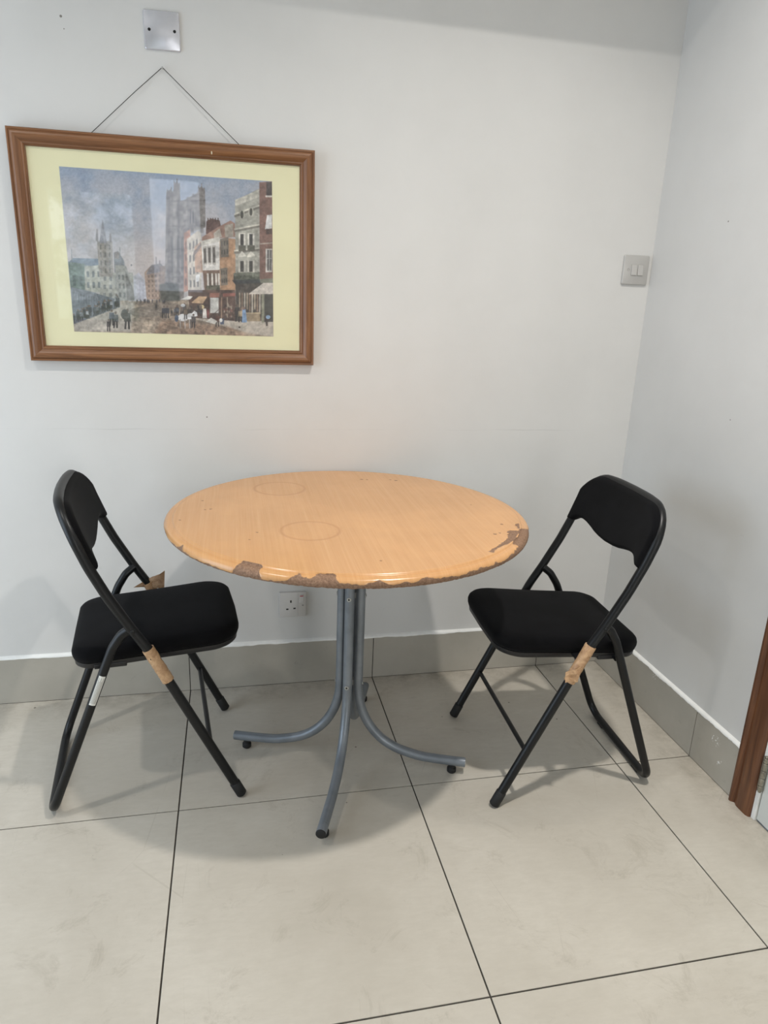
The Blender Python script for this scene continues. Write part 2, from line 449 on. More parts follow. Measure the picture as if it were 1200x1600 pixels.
# floor: square tiles with dark grout between
bm = bmesh.new()
gv = [bm.verts.new(p) for p in ((XL, YB, -0.0025), (XR, YB, -0.0025), (XR, 0, -0.0025), (XL, 0, -0.0025))]
f = bm.faces.new(gv); f.material_index = 1
vb = [bm.verts.new(p) for p in ((XL, YB, -0.05), (XR, YB, -0.05), (XR, 0, -0.05), (XL, 0, -0.05))]
bm.faces.new(vb[::-1]).material_index = 1
for i in range(4):
    bm.faces.new((gv[i], gv[(i + 1) % 4], vb[(i + 1) % 4], vb[i])).material_index = 1
xs = [XL] + [TILE * k for k in range(-3, 2)] + [XR]
ys = [0.0, ROW0] + [ROW0 - TILE * k for k in range(1, 7)] + [YB]
G = 0.0017
for i in range(len(xs) - 1):
    for j in range(len(ys) - 1):
        x0, x1 = xs[i] + (G if i else 0), xs[i + 1] - (G if i < len(xs) - 2 else 0)
        y1, y0 = ys[j] - (G if j else 0), ys[j + 1] + (G if j < len(ys) - 2 else 0)
        if x1 - x0 < 0.01 or y1 - y0 < 0.01: continue
        tx, ty = 0.0006, 0.0006
        top = [bm.verts.new(p) for p in ((x0 + tx, y0 + ty, 0), (x1 - tx, y0 + ty, 0), (x1 - tx, y1 - ty, 0), (x0 + tx, y1 - ty, 0))]
        mid = [bm.verts.new(p) for p in ((x0, y0, -0.0006), (x1, y0, -0.0006), (x1, y1, -0.0006), (x0, y1, -0.0006))]
        low = [bm.verts.new(p) for p in ((x0, y0, -0.0025), (x1, y0, -0.0025), (x1, y1, -0.0025), (x0, y1, -0.0025))]
        bm.faces.new(top)
        for a, b in ((top, mid), (mid, low)):
            for k in range(4): bm.faces.new((b[k], b[(k + 1) % 4], a[(k + 1) % 4], a[k]))
tag(mesh_obj('floor', bm, [M_FLOOR, M_GROUT]), kind='structure')

def slab(name, x0, x1, y0, y1, z0, z1, m):
    bm = bmesh.new(); box(bm, x0, x1, y0, y1, z0, z1)
    return tag(mesh_obj(name, bm, m), kind='structure')
slab('wall_back', XL - 0.1, XR + 0.1, 0.0, 0.1, -0.05, ZC, M_WALL_BACK)
# right wall with its door opening
DY0, DY1, DH = -0.838, -1.62, 2.03
bm = bmesh.new()
box(bm, XR, XR + 0.12, DY0, 0.0, -0.05, ZC); box(bm, XR, XR + 0.12, YB, DY1, -0.05, ZC); box(bm, XR, XR + 0.12, DY1, DY0, DH, ZC)
tag(mesh_obj('wall_right', bm, M_WALL_SIDE), kind='structure')
# left wall with the window opening that lets daylight in
WY0, WY1, WZ0, WZ1 = -0.28, -1.95, 0.06, 2.02
bm = bmesh.new()
box(bm, XL - 0.12, XL, WY0, 0, -0.05, ZC); box(bm, XL - 0.12, XL, YB, WY1, -0.05, ZC)
box(bm, XL - 0.12, XL, WY1, WY0, -0.05, WZ0); box(bm, XL - 0.12, XL, WY1, WY0, WZ1, ZC)
tag(mesh_obj('wall_left', bm, M_WALL), kind='structure')
slab('ceiling', XL - 0.1, XR + 0.1, YB, 0.1, ZC, ZC + 0.08, M_CEIL)
# unseen beam added above the back wall to shade its upper part
slab('shade_beam', XL, XR, -0.27, 0.0, 2.11, ZC, M_CEIL)
# rear wall with two glazed openings and an added third
RW = [(-1.95, -1.22, 0.85, 1.95, M_SKY_B), (-1.13, -0.66, 1.12, 2.09, M_SKY_R), (0.15, 0.8, 0.08, 2.1, M_SKY_A)]  # last opening is made up to go with the rear fill light
bm = bmesh.new()
xs_ = [XL, -1.95, -1.22, -1.13, -0.66, 0.15, 0.8, XR]
for i in range(7):
    hole = [r for r in RW if abs(r[0] - xs_[i]) < 1e-6]
    if hole:
        box(bm, xs_[i], xs_[i + 1], YB - 0.1, YB, -0.05, hole[0][2]); box(bm, xs_[i], xs_[i + 1], YB - 0.1, YB, hole[0][3], ZC)
    else: box(bm, xs_[i], xs_[i + 1], YB - 0.1, YB, -0.05, ZC)
tag(mesh_obj('wall_rear', bm, M_WALL), kind='structure')
for k, (x0, x1, z0, z1, m) in enumerate(RW):
    wroot = empty('window_%d' % (k + 1), (0, 0, 0), kind='structure')
    bm = bmesh.new(); box(bm, x0, x1, YB - 0.08, YB - 0.07, z0, z1); mesh_obj('pane', bm, m, wroot)
    bm = bmesh.new(); t_ = 0.03
    box(bm, x0, x0 + t_, YB - 0.07, YB - 0.02, z0, z1); box(bm, x1 - t_, x1, YB - 0.07, YB - 0.02, z0, z1)
    box(bm, x0 + t_, x1 - t_, YB - 0.07, YB - 0.02, z0, z0 + t_); box(bm, x0 + t_, x1 - t_, YB - 0.07, YB - 0.02, z1 - t_, z1)
    mesh_obj('window_frame', bm, M_WHITE_PAINT, wroot)
wroot = empty('window_4', (0, 0, 0), kind='structure')
bm = bmesh.new(); t_ = 0.04
box(bm, XL - 0.09, XL - 0.03, WY1, WY1 + t_, WZ0, WZ1); box(bm, XL - 0.09, XL - 0.03, WY0 - t_, WY0, WZ0, WZ1)
box(bm, XL - 0.09, XL - 0.03, WY1 + t_, WY0 - t_, WZ0, WZ0 + t_); box(bm, XL - 0.09, XL - 0.03, WY1 + t_, WY0 - t_, WZ1 - t_, WZ1)
mesh_obj('window_frame', bm, M_WHITE_PAINT, wroot)
bm = bmesh.new(); box(bm, XL - 0.07, XL - 0.06, WY1 + t_, WY0 - t_, WZ0 + t_, WZ1 - t_); mesh_obj('pane', bm, M_SKY_A, wroot)

# skirting tiles with a thin grout joint, and the painted ledge on top of them
ST = 0.0095
def skirting(name, segs, axis):
    bm = bmesh.new()
    for (a, b) in segs:
        if axis == 'x': box(bm, a + 0.0012, b - 0.0012, -ST, 0, 0.0015, HB, 0.0006)
        else: box(bm, XR - ST, XR, a + 0.0012, b - 0.0012, 0.0015, HB, 0.0006)
    if axis == 'x': box(bm, segs[0][0], segs[-1][1], -ST + 0.0012, 0, -0.002, HB - 0.001, mi=1)
    else: box(bm, XR - ST + 0.0012, XR, segs[-1][0], segs[0][1], -0.002, HB - 0.001, mi=1)
    return tag(mesh_obj(name, bm, [M_SKIRT, M_GROUT]), kind='structure')
skirting('baseboard_back', [(-2.4, -1.8), (-1.8, -1.2), (-1.2, -0.6), (-0.6, 0.0), (0.0, 0.6), (0.6, XR)], 'x')
skirting('baseboard_right', [(ROW0, -0.001), (-0.7615, ROW0)], 'y')

def paint_bead(name, p0, p1, nrm, wob, wid, hgt, n):
    """uneven brushed line of white paint along the top of the skirting"""
    bm = bmesh.new(); rings = []
    p0, p1, nrm = Vector(p0), Vector(p1), Vector(nrm)
    for i in range(n + 1):
        t = i / n; p = p0.lerp(p1, t)
        q = noise.noise(Vector((t * 11.0, wob, 0))) + 0.55 * noise.noise(Vector((t * 47.0, wob, 3)))+ 0.4 * noise.noise(Vector((t * 130.0, wob, 5)))
        d = hgt[0] + hgt[1] * max(-0.7, q)
        wq = wid
        rings.append([p + Vector((0, 0, 0.006)), p + nrm * wq * 0.7 + Vector((0, 0, 0.0035)), p + nrm * (wq + 0.0007) + Vector((0, 0, -0.0002)),
                      p + nrm * (wq + 0.0007) + Vector((0, 0, -d)), p + nrm * (wq - 0.001) + Vector((0, 0, -d)), p + Vector((0, 0, -0.001))])
    loft(bm, rings)
    return tag(mesh_obj(name, bm, M_WHITE_PAINT, smooth=True, angle=50), kind='structure')
paint_bead('trim_2', (XL + 0.002, 0, HB), (XR - 0.012, 0, HB), (0, -1, 0), 1.0, ST, (0.0035, 0.0045), 900)
paint_bead('trim_3', (XR, -0.012, HB), (XR, -0.757, HB), (-1, 0, 0), 4.0, ST, (0.0035, 0.004), 400)

# door at the right edge: stained architrave, jamb, hinge, white leaf
door = empty('door_1', (0, 0, 0), kind='structure')
prof = [(-0.757, 0.0), (-0.757, 0.017), (-0.760, 0.020), (-0.7665, 0.0205), (-0.770, 0.0165), (-0.773, 0.0125), (-0.777, 0.013), (-0.783, 0.0165),
        (-0.790, 0.0175), (-0.812, 0.0175), (-0.820, 0.0170), (-0.8265, 0.0145), (-0.829, 0.011), (-0.829, 0.0)]
bm = bmesh.new()
loft(bm, [[(XR - d, y, z) for (y, d) in prof] for z in [0.0, 0.5, 1.0, 1.5, 2.0, DH + 0.05]])
mesh_obj('architrave', bm, M_ARCH, door, True, 30)
bm = bmesh.new()
loft(bm, [[(XR - d, DY1 + (-0.829 - y) , z) for (y, d) in prof][::-1] for z in [0.0, 1.0, 2.0, DH + 0.05]])
box(bm, XR - 0.0175, XR, DY1, -0.829, DH + 0.002, DH + 0.06)
mesh_obj('architrave', bm, M_ARCH, door)
bm = bmesh.new()
box(bm, XR - 0.008, XR + 0.11, -0.842, -0.8295, 0.0, DH, 0.001); mesh_obj('door_jamb', bm, M_WHITE_PAINT, door)
bm = bmesh.new()
box(bm, XR - 0.004, XR + 0.036, DY1 + 0.004, -0.8445, 0.006, DH - 0.003, 0.002); mesh_obj('door_leaf', bm, M_DOOR, door)
hg = bmesh.new()
hz = 0.092; hx, hy = XR - 0.013, -0.8435
for k, hh in enumerate((0.016, 0.022, 0.022, 0.022, 0.014)):
    cyl(hg, (hx, hy, hz), (hx, hy, hz + hh - 0.0014), 0.0062, 18, chamfer=0.0008); hz += hh
cyl(hg, (hx, hy, hz), (hx, hy, hz + 0.004), 0.0045, 14, chamfer=0.001)
cyl(hg, (hx, hy, 0.088), (hx, hy, hz), 0.004, 12)
box(hg, XR - 0.0105, XR - 0.0085, -0.8425, -0.831, 0.094, 0.186)
mesh_obj('hinge', hg, M_HINGE, door, True, 40)

# ------------------------------------------------------------------ round table
TC = Vector((-0.168, -0.447, 0)); BC = Vector((-0.154, -0.433, 0)); TR = 0.442; TH = 0.732
table = empty('round_table', (BC.x, BC.y, 0), 'round beech-effect table with chipped edge on a grey four-legged pedestal', 'table')
CH = [(-PI, .3), (-3.056, .35), (-2.69, .35), (-2.66, .65), (-2.635, .3), (-2.278, .25), (-2.255, .95), (-2.15, .95), (-2.124, .15), (-2.031, .18), (-1.99, .45),
      (-1.957, .75), (-1.79, .72), (-1.77, .4), (-1.705, .5), (-1.593, .5), (-1.45, .38), (-1.40, .55), (-1.286, .42), (-1.177, .35), (-1.13, .6), (-1.0, .4),
      (-0.90, .5), (-0.75, .55), (-0.66, .95), (-0.5, .9), (-0.42, .9), (-0.32, .4), (-0.1, .3), (0.5, .2), (0.66, .9), (0.72, .2), (2.0, .2), (PI, .3)]
POLY = [[(0.25, -0.323), (0.283, -0.287), (0.317, -0.252), (0.336, -0.215), (0.343, -0.191), (0.362, -0.189), (0.374, -0.202), (0.346, -0.24), (0.311, -0.275), (0.281, -0.297), (0.255, -0.327)],
        [(0.379, -0.152), (0.392, -0.135), (0.415, -0.128), (0.404, -0.165), (0.378, -0.194), (0.376, -0.177)],
        [(0.391, 0.200), (0.430, 0.160), (0.415, 0.15)], [(0.318, 0.286), (0.345, 0.268), (0.338, 0.262), (0.312, 0.280)]]
def pip(x, y, poly):
    ins = False; d = 1e9; n = len(poly)
    for i in range(n):
        (x1, y1), (x2, y2) = poly[i], poly[(i + 1) % n]
        if (y1 > y) != (y2 > y) and x < (x2 - x1) * (y - y1) / (y2 - y1) + x1: ins = not ins
        ex, ey = x2 - x1, y2 - y1; t = max(0, min(1, ((x - x1) * ex + (y - y1) * ey) / (ex * ex + ey * ey)))
        d = min(d, math.hypot(x - x1 - t * ex, y - y1 - t * ey))
    return d if ins else -d
rim = [(0.4185, 0.0), (0.4205, -0.0004), (0.4215, -0.0030), (0.4235, -0.0042), (0.4265, -0.0036), (0.4310, -0.0040), (0.4355, -0.0052), (0.4385, -0.0078), (0.4407, -0.0110),
       (0.4418, -0.0145), (0.4418, -0.0180), (0.4405, -0.0215), (0.438, -0.0245), (0.434, -0.0265), (0.428, -0.0272)]
radii = [0.06, 0.14, 0.22, 0.28, 0.30] + [0.30 + 0.0025 * k for k in range(1, 47)]
prof_t = [(r, 0.0, 0) for r in radii] + [(r, z, 1) for r, z in rim] + [(0.30, -0.0272, 2), (0.1, -0.0272, 2)]
NSEG = 720
bm = bmesh.new(); chipvals = {}
cl = bm.verts.layers.float.new('chip')
rings = []
for (r, z, kind) in prof_t:
    ring = []
    for k in range(NSEG):
        a = 2 * PI * k / NSEG; aa = a if a <= PI else a - 2 * PI
        x, y = math.cos(a), math.sin(a); c = 0.0; rr = r; zz = z
        if kind == 0 and r > 0.3:
            px, py = r * x, r * y
            jx = 0.004 * noise.noise(Vector((px * 90, py * 90, 2)))
            d = max(pip(px + jx, py - jx, P) for P in POLY)
            c = max(0.0, min(1.0, 0.5 + (d + 0.0015) / 0.005))
            if c > 0.5: zz -= 0.0006
        elif kind == 1:
            cov = 0.0
            for i in range(len(CH) - 1):
                if CH[i][0] <= aa <= CH[i + 1][0]:
                    f_ = (aa - CH[i][0]) / (CH[i + 1][0] - CH[i][0]); cov = CH[i][1] * (1 - f_) + CH[i + 1][1] * f_; break
            cov = cov * 1.0 + 0.10 + 0.22 * noise.noise(Vector((x * 14, y * 14, 1))) + 0.12 * noise.noise(Vector((x * 50, y * 50, 1)))
            hfrac = 1.0 + z / 0.0272                    # 1 at the top, 0 at the underside
            c = max(0.0, min(1.0, 0.5 + (cov - hfrac) * 3.0))
            rr -= 0.0022 * max(0, c - 0.4) / 0.6 * (0.6 + 0.8 * abs(noise.noise(Vector((x * 60, y * 60, z * 200)))))
            if hfrac < 0.15 and c > 0.6: zz += 0.003 * abs(noise.noise(Vector((x * 40, y * 40, 9))))
        elif kind == 2: c = 1.0
        v = bm.verts.new((rr * x, rr * y, zz)); v[cl] = c; ring.append(v)
    rings.append(ring)
c0 = bm.verts.new((0, 0, 0)); c1 = bm.verts.new((0, 0, -0.0272)); c1[cl] = 1.0
for k in range(NSEG):
    bm.faces.new((c0, rings[0][k], rings[0][(k + 1) % NSEG])); bm.faces.new((c1, rings[-1][(k + 1) % NSEG], rings[-1][k]))
for i in range(len(rings) - 1):
    for k in range(NSEG):
        bm.faces.new((rings[i][k], rings[i + 1][k], rings[i + 1][(k + 1) % NSEG], rings[i][(k + 1) % NSEG]))
top = mesh_obj('tabletop', bm, M_TABLE, table, True, 60)
top['label'] = 'orange-brown wood-effect round top with chipped edge and pan rings'
top.location = (TC.x - BC.x, TC.y - BC.y, TH)

RT = 0.0127
for k, (dx, dy, L) in enumerate([(-0.945, 0.33, 0.325), (-0.335, -0.942, 0.335), (0.94, -0.345, 0.328), (0.325, 0.946, 0.335)]):
    d = Vector((dx, dy, 0)).normalized(); o_ = 0.0245
    leg = [d * o_ + Vector((0, 0, TH - 0.036)), d * o_ + Vector((0, 0, 0.235)), d * 0.028 + Vector((0, 0, 0.20)), d * 0.040 + Vector((0, 0, 0.156)),
           d * 0.062 + Vector((0, 0, 0.115)), d * 0.094 + Vector((0, 0, 0.080)), d * 0.134 + Vector((0, 0, 0.056)), d * 0.180 + Vector((0, 0, 0.0425)), d * 0.225 + Vector((0, 0, 0.036)), d * L + Vector((0, 0, 0.0345))]
    # smooth the bend
    pts = [leg[0]]
    for i in range(1, len(leg) - 1):
        p0, p1, p2, p3 = leg[max(0, i - 1)], leg[i], leg[i + 1], leg[min(len(leg) - 1, i + 2)]
        if i == 1: p0 = p1 + (p1 - p2)
        for j in range(6):
            t = j / 6.0
            pts.append(0.5 * ((2 * p1) + (p2 - p0) * t + (2 * p0 - 5 * p1 + 4 * p2 - p3) * t * t + (-p0 + 3 * p1 - 3 * p2 + p3) * t ** 3))
    pts.append(leg[-1])
    bm = bmesh.new(); tube(bm, pts, RT, 24)
    lg = mesh_obj('leg', bm, M_GREY, table, True, 50)
    dn = (pts[-1] - pts[-2]).normalized()
    bm = bmesh.new()
    if k in (1, 3): cyl(bm, pts[-1] - dn * 0.002, pts[-1] + dn * 0.003, RT * 0.98, 24, chamfer=0.0012)
    else: cyl(bm, pts[-1] - dn * 0.002, pts[-1] + dn * 0.0012, RT * 0.9, 24, chamfer=0.0005)
    ec = mesh_obj('end_cap', bm, M_RUBBER if k in (1, 3) else M_CUT, lg, True, 50)
    if k in (1, 3): ec['label'] = 'black plastic plug in the tube end'
    bm = bmesh.new(); g = d * (L - 0.035)
    cyl(bm, (g.x, g.y, 0.010), (g.x, g.y, 0.026), 0.009, 14)
    cyl(bm, (g.x, g.y, 0.0), (g.x, g.y, 0.016), 0.0125, 20, chamfer=0.003)
    mesh_obj('foot_glide', bm, M_RUBBER, lg, True, 40)
    for z in (0.50, 0.245):
        bm = bmesh.new(); q = d * (o_ + RT - 0.001)
        cyl(bm, q + Vector((0, 0, z)), q + d * 0.0026 + Vector((0, 0, z)), 0.0058, 20, chamfer=0.0008)
        cyl(bm, q + d * 0.0026 + Vector((0, 0, z)), q + d * 0.0030 + Vector((0, 0, z)), 0.0024, 8, mi=1)
        mesh_obj('bolt', bm, [M_SCREW, M_DARKHOLE], lg, True, 40)
# spacer blocks that hold the four tubes apart, and the plate under the top
for z in (0.50, 0.245):
    bm = bmesh.new(); box(bm, -0.0125, 0.0125, -0.0125, 0.0125, z - 0.008, z + 0.008, 0.001)
    sp = mesh_obj('spacer_block', bm, M_SCREW, table); sp.rotation_euler = (0, 0, math.radians(-19.5 + 45))
bm = bmesh.new()
ax1 = Vector((0.942, -0.336, 0)); ax2 = Vector((0.336, 0.942, 0))
for a_ in (ax1, ax2):
    n_ = Vector((-a_.y, a_.x, 0)); rr_ = []
    for s_ in (-0.19, 0.19):
        c_ = a_ * s_
        rr_.append([c_ + n_ * 0.02 + Vector((0, 0, TH - 0.0275)), c_ - n_ * 0.02 + Vector((0, 0, TH - 0.0275)), c_ - n_ * 0.02 + Vector((0, 0, TH - 0.037)), c_ + n_ * 0.02 + Vector((0, 0, TH - 0.037))])
    loft(bm, rr_)
mesh_obj('support_plate', bm, M_GREY, table)

# ------------------------------------------------------------------ folding chairs
PROF = [(0.224, 0.012), (0.062, 0.358), (0.022, 0.444), (-0.012, 0.500), (-0.058, 0.585), (-0.090, 0.655), (-0.112, 0.715), (-0.127, 0.760), (-0.134, 0.785)]
def prof_u(z):
    for i in range(len(PROF) - 1):
        if PROF[i][1] <= z <= PROF[i + 1][1]:
            f = (z - PROF[i][1]) / (PROF[i + 1][1] - PROF[i][1]); return PROF[i][0] * (1 - f) + PROF[i + 1][0] * f
    return PROF[-1][0] - (z - PROF[-1][1]) * 0.3
VF, RF = 0.203, 0.0115
def bow(v): return -0.018 * (1 - min(1, abs(v) / VF) ** 2)
ZT = 0.785
def chair_frame_path():
    side = [Vector((u, VF, z)) for u, z in PROF[:-1] if z < 0.72]
    side = fillet(side, 0.35, 5)
    arc = []; R = 0.088
    for k in range(0, 11):
        a = k / 10 * PI / 2
        z = ZT - R + R * math.sin(a); v = VF - R + R * math.cos(a)
        arc.append(Vector((prof_u(z) + bow(v), v, z)))
    side = [p for p in side if p.z < arc[0].z - 0.005]
    topp = [Vector((prof_u(ZT) + bow(v), v, ZT + 0.002 * (1 - (v / VF) ** 2))) for v in (0.085, 0.05, 0.0, -0.05, -0.085)]
    half = side + arc
    mirror = [Vector((p.x, -p.y, p.z)) for p in half[::-1]]
    return half + topp + mirror

def seat_outline(scale=1.0, grow=0.0):
    P = [(0.233, -0.168), (0.233, 0.168), (-0.148, 0.158), (-0.148, -0.158)]
    cx, cy = 0.045, 0.0
    pts = [Vector((p[0], p[1], 0)) for p in P]
    rads = [0.062, 0.062, 0.05, 0.05]; out = []
    n = 4
    for i in range(n):
        a, b, c = pts[i - 1], pts[i], pts[(i + 1) % n]
        seg = fillet([a.lerp(b, 0.5), b, b.lerp(c, 0.5)], {1: rads[i]}, 10)
        out += seg[:-1]
    # gently bulged front edge
    res = []
    for p in out:
        x = p.x + (0.006 * (1 - (p.y / 0.17) ** 2) if p.x > 0.2 else 0)
        q = Vector((x - cx, p.y - cy, 0)); l = q.length
        q = q * (scale * (l + grow) / l)
        res.append((q.x + cx, q.y + cy))
    return res
def seat_z(u, z): return z + (u - 0.06) * 0.062

def build_chair(loc, ang, label, tapes, sticker):
    root = empty('folding_chair', loc, label, 'chair', rot=ang)
    bm = bmesh.new(); tube(bm, chair_frame_path(), RF, 18); fr = mesh_obj('front_frame', bm, M_BLACK, root, True, 50)
    for s in (1, -1):
        bm = bmesh.new(); d = Vector((0.062 - 0.224, 0, 0.346)).normalized(); p = Vector((0.224, s * VF, 0.012))
        cyl(bm, p - d * 0.009, p + d * 0.034, RF + 0.0017, 18, chamfer=0.002); mesh_obj('foot_cap', bm, M_RUBBER, fr, True, 50)
    # rear U frame hinged to the front frame
    sidep = [(-0.010, 0.197, 0.498), (-0.034, 0.190, 0.480), (-0.056, 0.186, 0.446), (-0.074, 0.183, 0.400), (-0.222, 0.172, 0.0125)]
    P = [Vector(p) for p in sidep]; Pm = [Vector((p.x, -p.y, p.z)) for p in P[::-1]]
    path = fillet(P + Pm, {1: 0.04, 2: 0.10, 3: 0.3, 4: 0.048, 5: 0.048, 6: 0.3, 7: 0.10, 8: 0.04}, 8)
    bm = bmesh.new(); tube(bm, path, 0.0108, 16); rf = mesh_obj('rear_frame', bm, M_BLACK, root, True, 50)
    for s in (1, -1):
        bm = bmesh.new(); box(bm, -0.232, -0.214, s * 0.105 - 0.016, s * 0.105 + 0.016, 0.0, 0.008, 0.0015)
        mesh_obj('foot_pad', bm, M_RUBBER, rf)
    # crossbar between the front legs
    uc = prof_u(0.155)
    bm = bmesh.new(); tube(bm, [(uc - 0.002, -0.2, 0.155), (uc - 0.002, 0.2, 0.155)], 0.0062, 12); mesh_obj('crossbar', bm, M_BLACK, root, True, 50)
    # rivets
    for s in (1, -1):
        for (u, z) in ((-0.008, 0.4955), (0.030, 0.424)):
            bm = bmesh.new()
            cyl(bm, (u, s * (VF + RF - 0.002), z), (u, s * (VF + RF + 0.0018), z), 0.005, 16, chamfer=0.001)
            mesh_obj('rivet', bm, M_BLACK, fr, True, 50)
    # seat cushion
    levels = [(0.992, -0.004, 0.408), (1.0, 0.0, 0.411), (1.0, 0.003, 0.420), (1.0, 0.0035, 0.428), (1.0, 0.001, 0.4365), (1.0, -0.005, 0.4425), (1.0, -0.015, 0.4465),
              (1.0, -0.035, 0.449), (0.7, 0, 0.452), (0.4, 0, 0.4535), (0.12, 0, 0.454)]
    bm = bmesh.new()
    loft(bm, [[(x, y, seat_z(x, z)) for x, y in seat_outline(s, g)] for s, g, z in levels])
    st = mesh_obj('seat', bm, M_VELVET, root, True, 60)
    bm = bmesh.new()
    loft(bm, [[(x, y, seat_z(x, z)) for x, y in seat_outline(1.0, g)] for g, z in ((-0.02, 0.393), (-0.006, 0.394), (-0.003, 0.397), (-0.002, 0.408))])
    tr = mesh_obj('seat_tray', bm, M_PLASTIC_B, root, True, 40)
    for s in (1, -1):
        bm = bmesh.new(); box(bm, -0.10, -0.028, s * 0.150 - 0.010, s * 0.150 + 0.010, 0.383, 0.395, 0.002)
        mesh_obj('bracket', bm, M_PLASTIC_B, tr)
        bm = bmesh.new(); cyl(bm, (-0.07, s * 0.156, 0.389), (-0.07, s * 0.174, 0.389), 0.0045, 12)
        mesh_obj('stud', bm, M_PLASTIC_B, tr)
        bm = bmesh.new(); box(bm, 0.02, 0.045, s * 0.16 - 0.006, s * 0.16 + 0.030, 0.400, 0.408, 0.001)
        mesh_obj('bracket', bm, M_PLASTIC_B, tr)
    # backrest pad: scalloped lower edge, rounded top
    NV, NW = 56, 22; Rp = 0.082; hw = 0.2065; ztop = ZT + 0.006
    zb_pts = [(0.0, 0.643), (0.035, 0.6445), (0.065, 0.6485), (0.095, 0.6555), (0.120, 0.6605), (0.140, 0.6625), (0.156, 0.6610), (0.168, 0.657), (0.178, 0.650), (0.185, 0.646), (0.2065, 0.646)]
    def zbot(v):
        v = abs(v)
        for i in range(len(zb_pts) - 1):
            if v <= zb_pts[i + 1][0]:
                f = (v - zb_pts[i][0]) / (zb_pts[i + 1][0] - zb_pts[i][0]); f = f * f * (3 - 2 * f) if i in (0,) else f
                return zb_pts[i][1] * (1 - f) + zb_pts[i + 1][1] * f
        return zb_pts[-1][1]
    def ztp(v):
        v = abs(v)
        if v < hw - Rp: return ztop
        return ztop - Rp + math.sqrt(max(0, Rp * Rp - (v - hw + Rp) ** 2))
    bm = bmesh.new(); F, B = [], []
    for i in range(NV + 1):
        q = -1 + 2 * i / NV; v = hw * math.sin(q * PI / 2 * 0.999) * (0.55) + hw * q * 0.45
        z0, z1 = zbot(v), ztp(v); fcol, bcol = [], []
        for j in range(NW + 1):
            p = 0.5 - 0.5 * math.cos(PI * j / NW); z = z0 + (z1 - z0) * p
            e = min(hw - abs(v), (z - z0), (z1 - z)); e = max(0.0, e)
            puff = 0.019 * math.sqrt(1 - (1 - min(1, e / 0.014)) ** 2) + 0.003 * min(1, e / 0.06)
            u = prof_u(z) + bow(v) + 0.004
            fcol.append(bm.verts.new((u + puff * 0.95, v, z))); bcol.append(bm.verts.new((u - 0.004 - 0.004 * min(1, e / 0.01), v, z)))
        F.append(fcol); B.append(bcol)
    for i in range(NV):
        for j in range(NW):
            bm.faces.new((F[i][j], F[i + 1][j], F[i + 1][j + 1], F[i][j + 1])); bm.faces.new((B[i][j], B[i][j + 1], B[i + 1][j + 1], B[i + 1][j]))
        bm.faces.new((F[i][0], B[i][0], B[i + 1][0], F[i + 1][0])); bm.faces.new((F[i][NW], F[i + 1][NW], B[i + 1][NW], B[i][NW]))
    for j in range(NW):
        bm.faces.new((F[0][j], F[0][j + 1], B[0][j + 1], B[0][j])); bm.faces.new((F[NV][j], B[NV][j], B[NV][j + 1], F[NV][j + 1]))
    mesh_obj('backrest', bm, M_VELVET, root, True, 60)
    # brown tape wrapped round the frame
    for (s, z0, z1, flap) in tapes:
        a = Vector((prof_u(z0), s * VF, z0)); b = Vector((prof_u(z1), s * VF, z1)); n = 22
        bm = bmesh.new(); seg = 28; rings = []
        ax = (b - a).normalized(); e1 = Vector((0, s, 0)); e2 = ax.cross(e1).normalized()
        for i in range(n + 1):
            c = a.lerp(b, i / n); ring = []
            for k in range(seg):
                th = 2 * PI * k / seg
                r = RF + 0.0026 + 0.0011 * noise.noise(Vector((k * 0.6 if k < 14 else (28 - k) * 0.6, i * 0.55, s * 3 + loc[0] * 7)))
                if abs(i - 13) < 1.5: r -= 0.0006
                ring.append(c + (e1 * math.cos(th) + e2 * math.sin(th)) * r + ax * (0.002 * noise.noise(Vector((k * 0.5, 5, s))) if i in (0, n) else 0))
            rings.append(ring)
        inner = [[a.lerp(b, t) + (e1 * math.cos(2 * PI * k / seg) + e2 * math.sin(2 * PI * k / seg)) * (RF + 0.0003) for k in range(seg)] for t in (1.0, 0.0)]
        R_ = loft(bm, rings + inner, False, False)
        for k in range(seg):
            bm.faces.new((R_[-1][k], R_[-1][(k + 1) % seg], R_[0][(k + 1) % seg], R_[0][k]))
        tw = mesh_obj('tape_wrap', bm, M_KRAFT, root, True, 70)
        tw['label'] = 'crumpled brown tape wrapped round the frame tube'
        if flap:
            bm = bmesh.new()
            fp, thick, nrm_, matf = flap
            nn = 8; g = {}
            for side_ in (0, 1):
                for i in range(nn + 1):
                    for j in range(nn + 1):
                        s_, t_ = i / nn, j / nn
                        p = (Vector(fp[0]) * (1 - s_) * (1 - t_) + Vector(fp[1]) * s_ * (1 - t_) + Vector(fp[2]) * s_ * t_ + Vector(fp[3]) * (1 - s_) * t_)
                        p += Vector(nrm_) * (0.004 * math.sin(s_ * 5.0 + t_ * 2.2) + 0.002 * noise.noise(Vector((s_ * 4, t_ * 4, 1))) + thick * side_)
                        g[side_, i, j] = bm.verts.new(p)
            for i in range(nn):
                for j in range(nn):
                    for sd in (0, 1): bm.faces.new((g[sd, i, j], g[sd, i + 1, j], g[sd, i + 1, j + 1], g[sd, i, j + 1]))
            for i in range(nn):
                for (A_, B_) in (((i, 0), (i + 1, 0)), ((i, nn), (i + 1, nn)), ((0, i), (0, i + 1)), ((nn, i), (nn, i + 1))):
                    bm.faces.new((g[0, A_[0], A_[1]], g[0, B_[0], B_[1]], g[1, B_[0], B_[1]], g[1, A_[0], A_[1]]))
            fo = mesh_obj('tape_flap', bm, matf, tw, True, 50); fo['label'] = 'loose torn flap of brown tape'
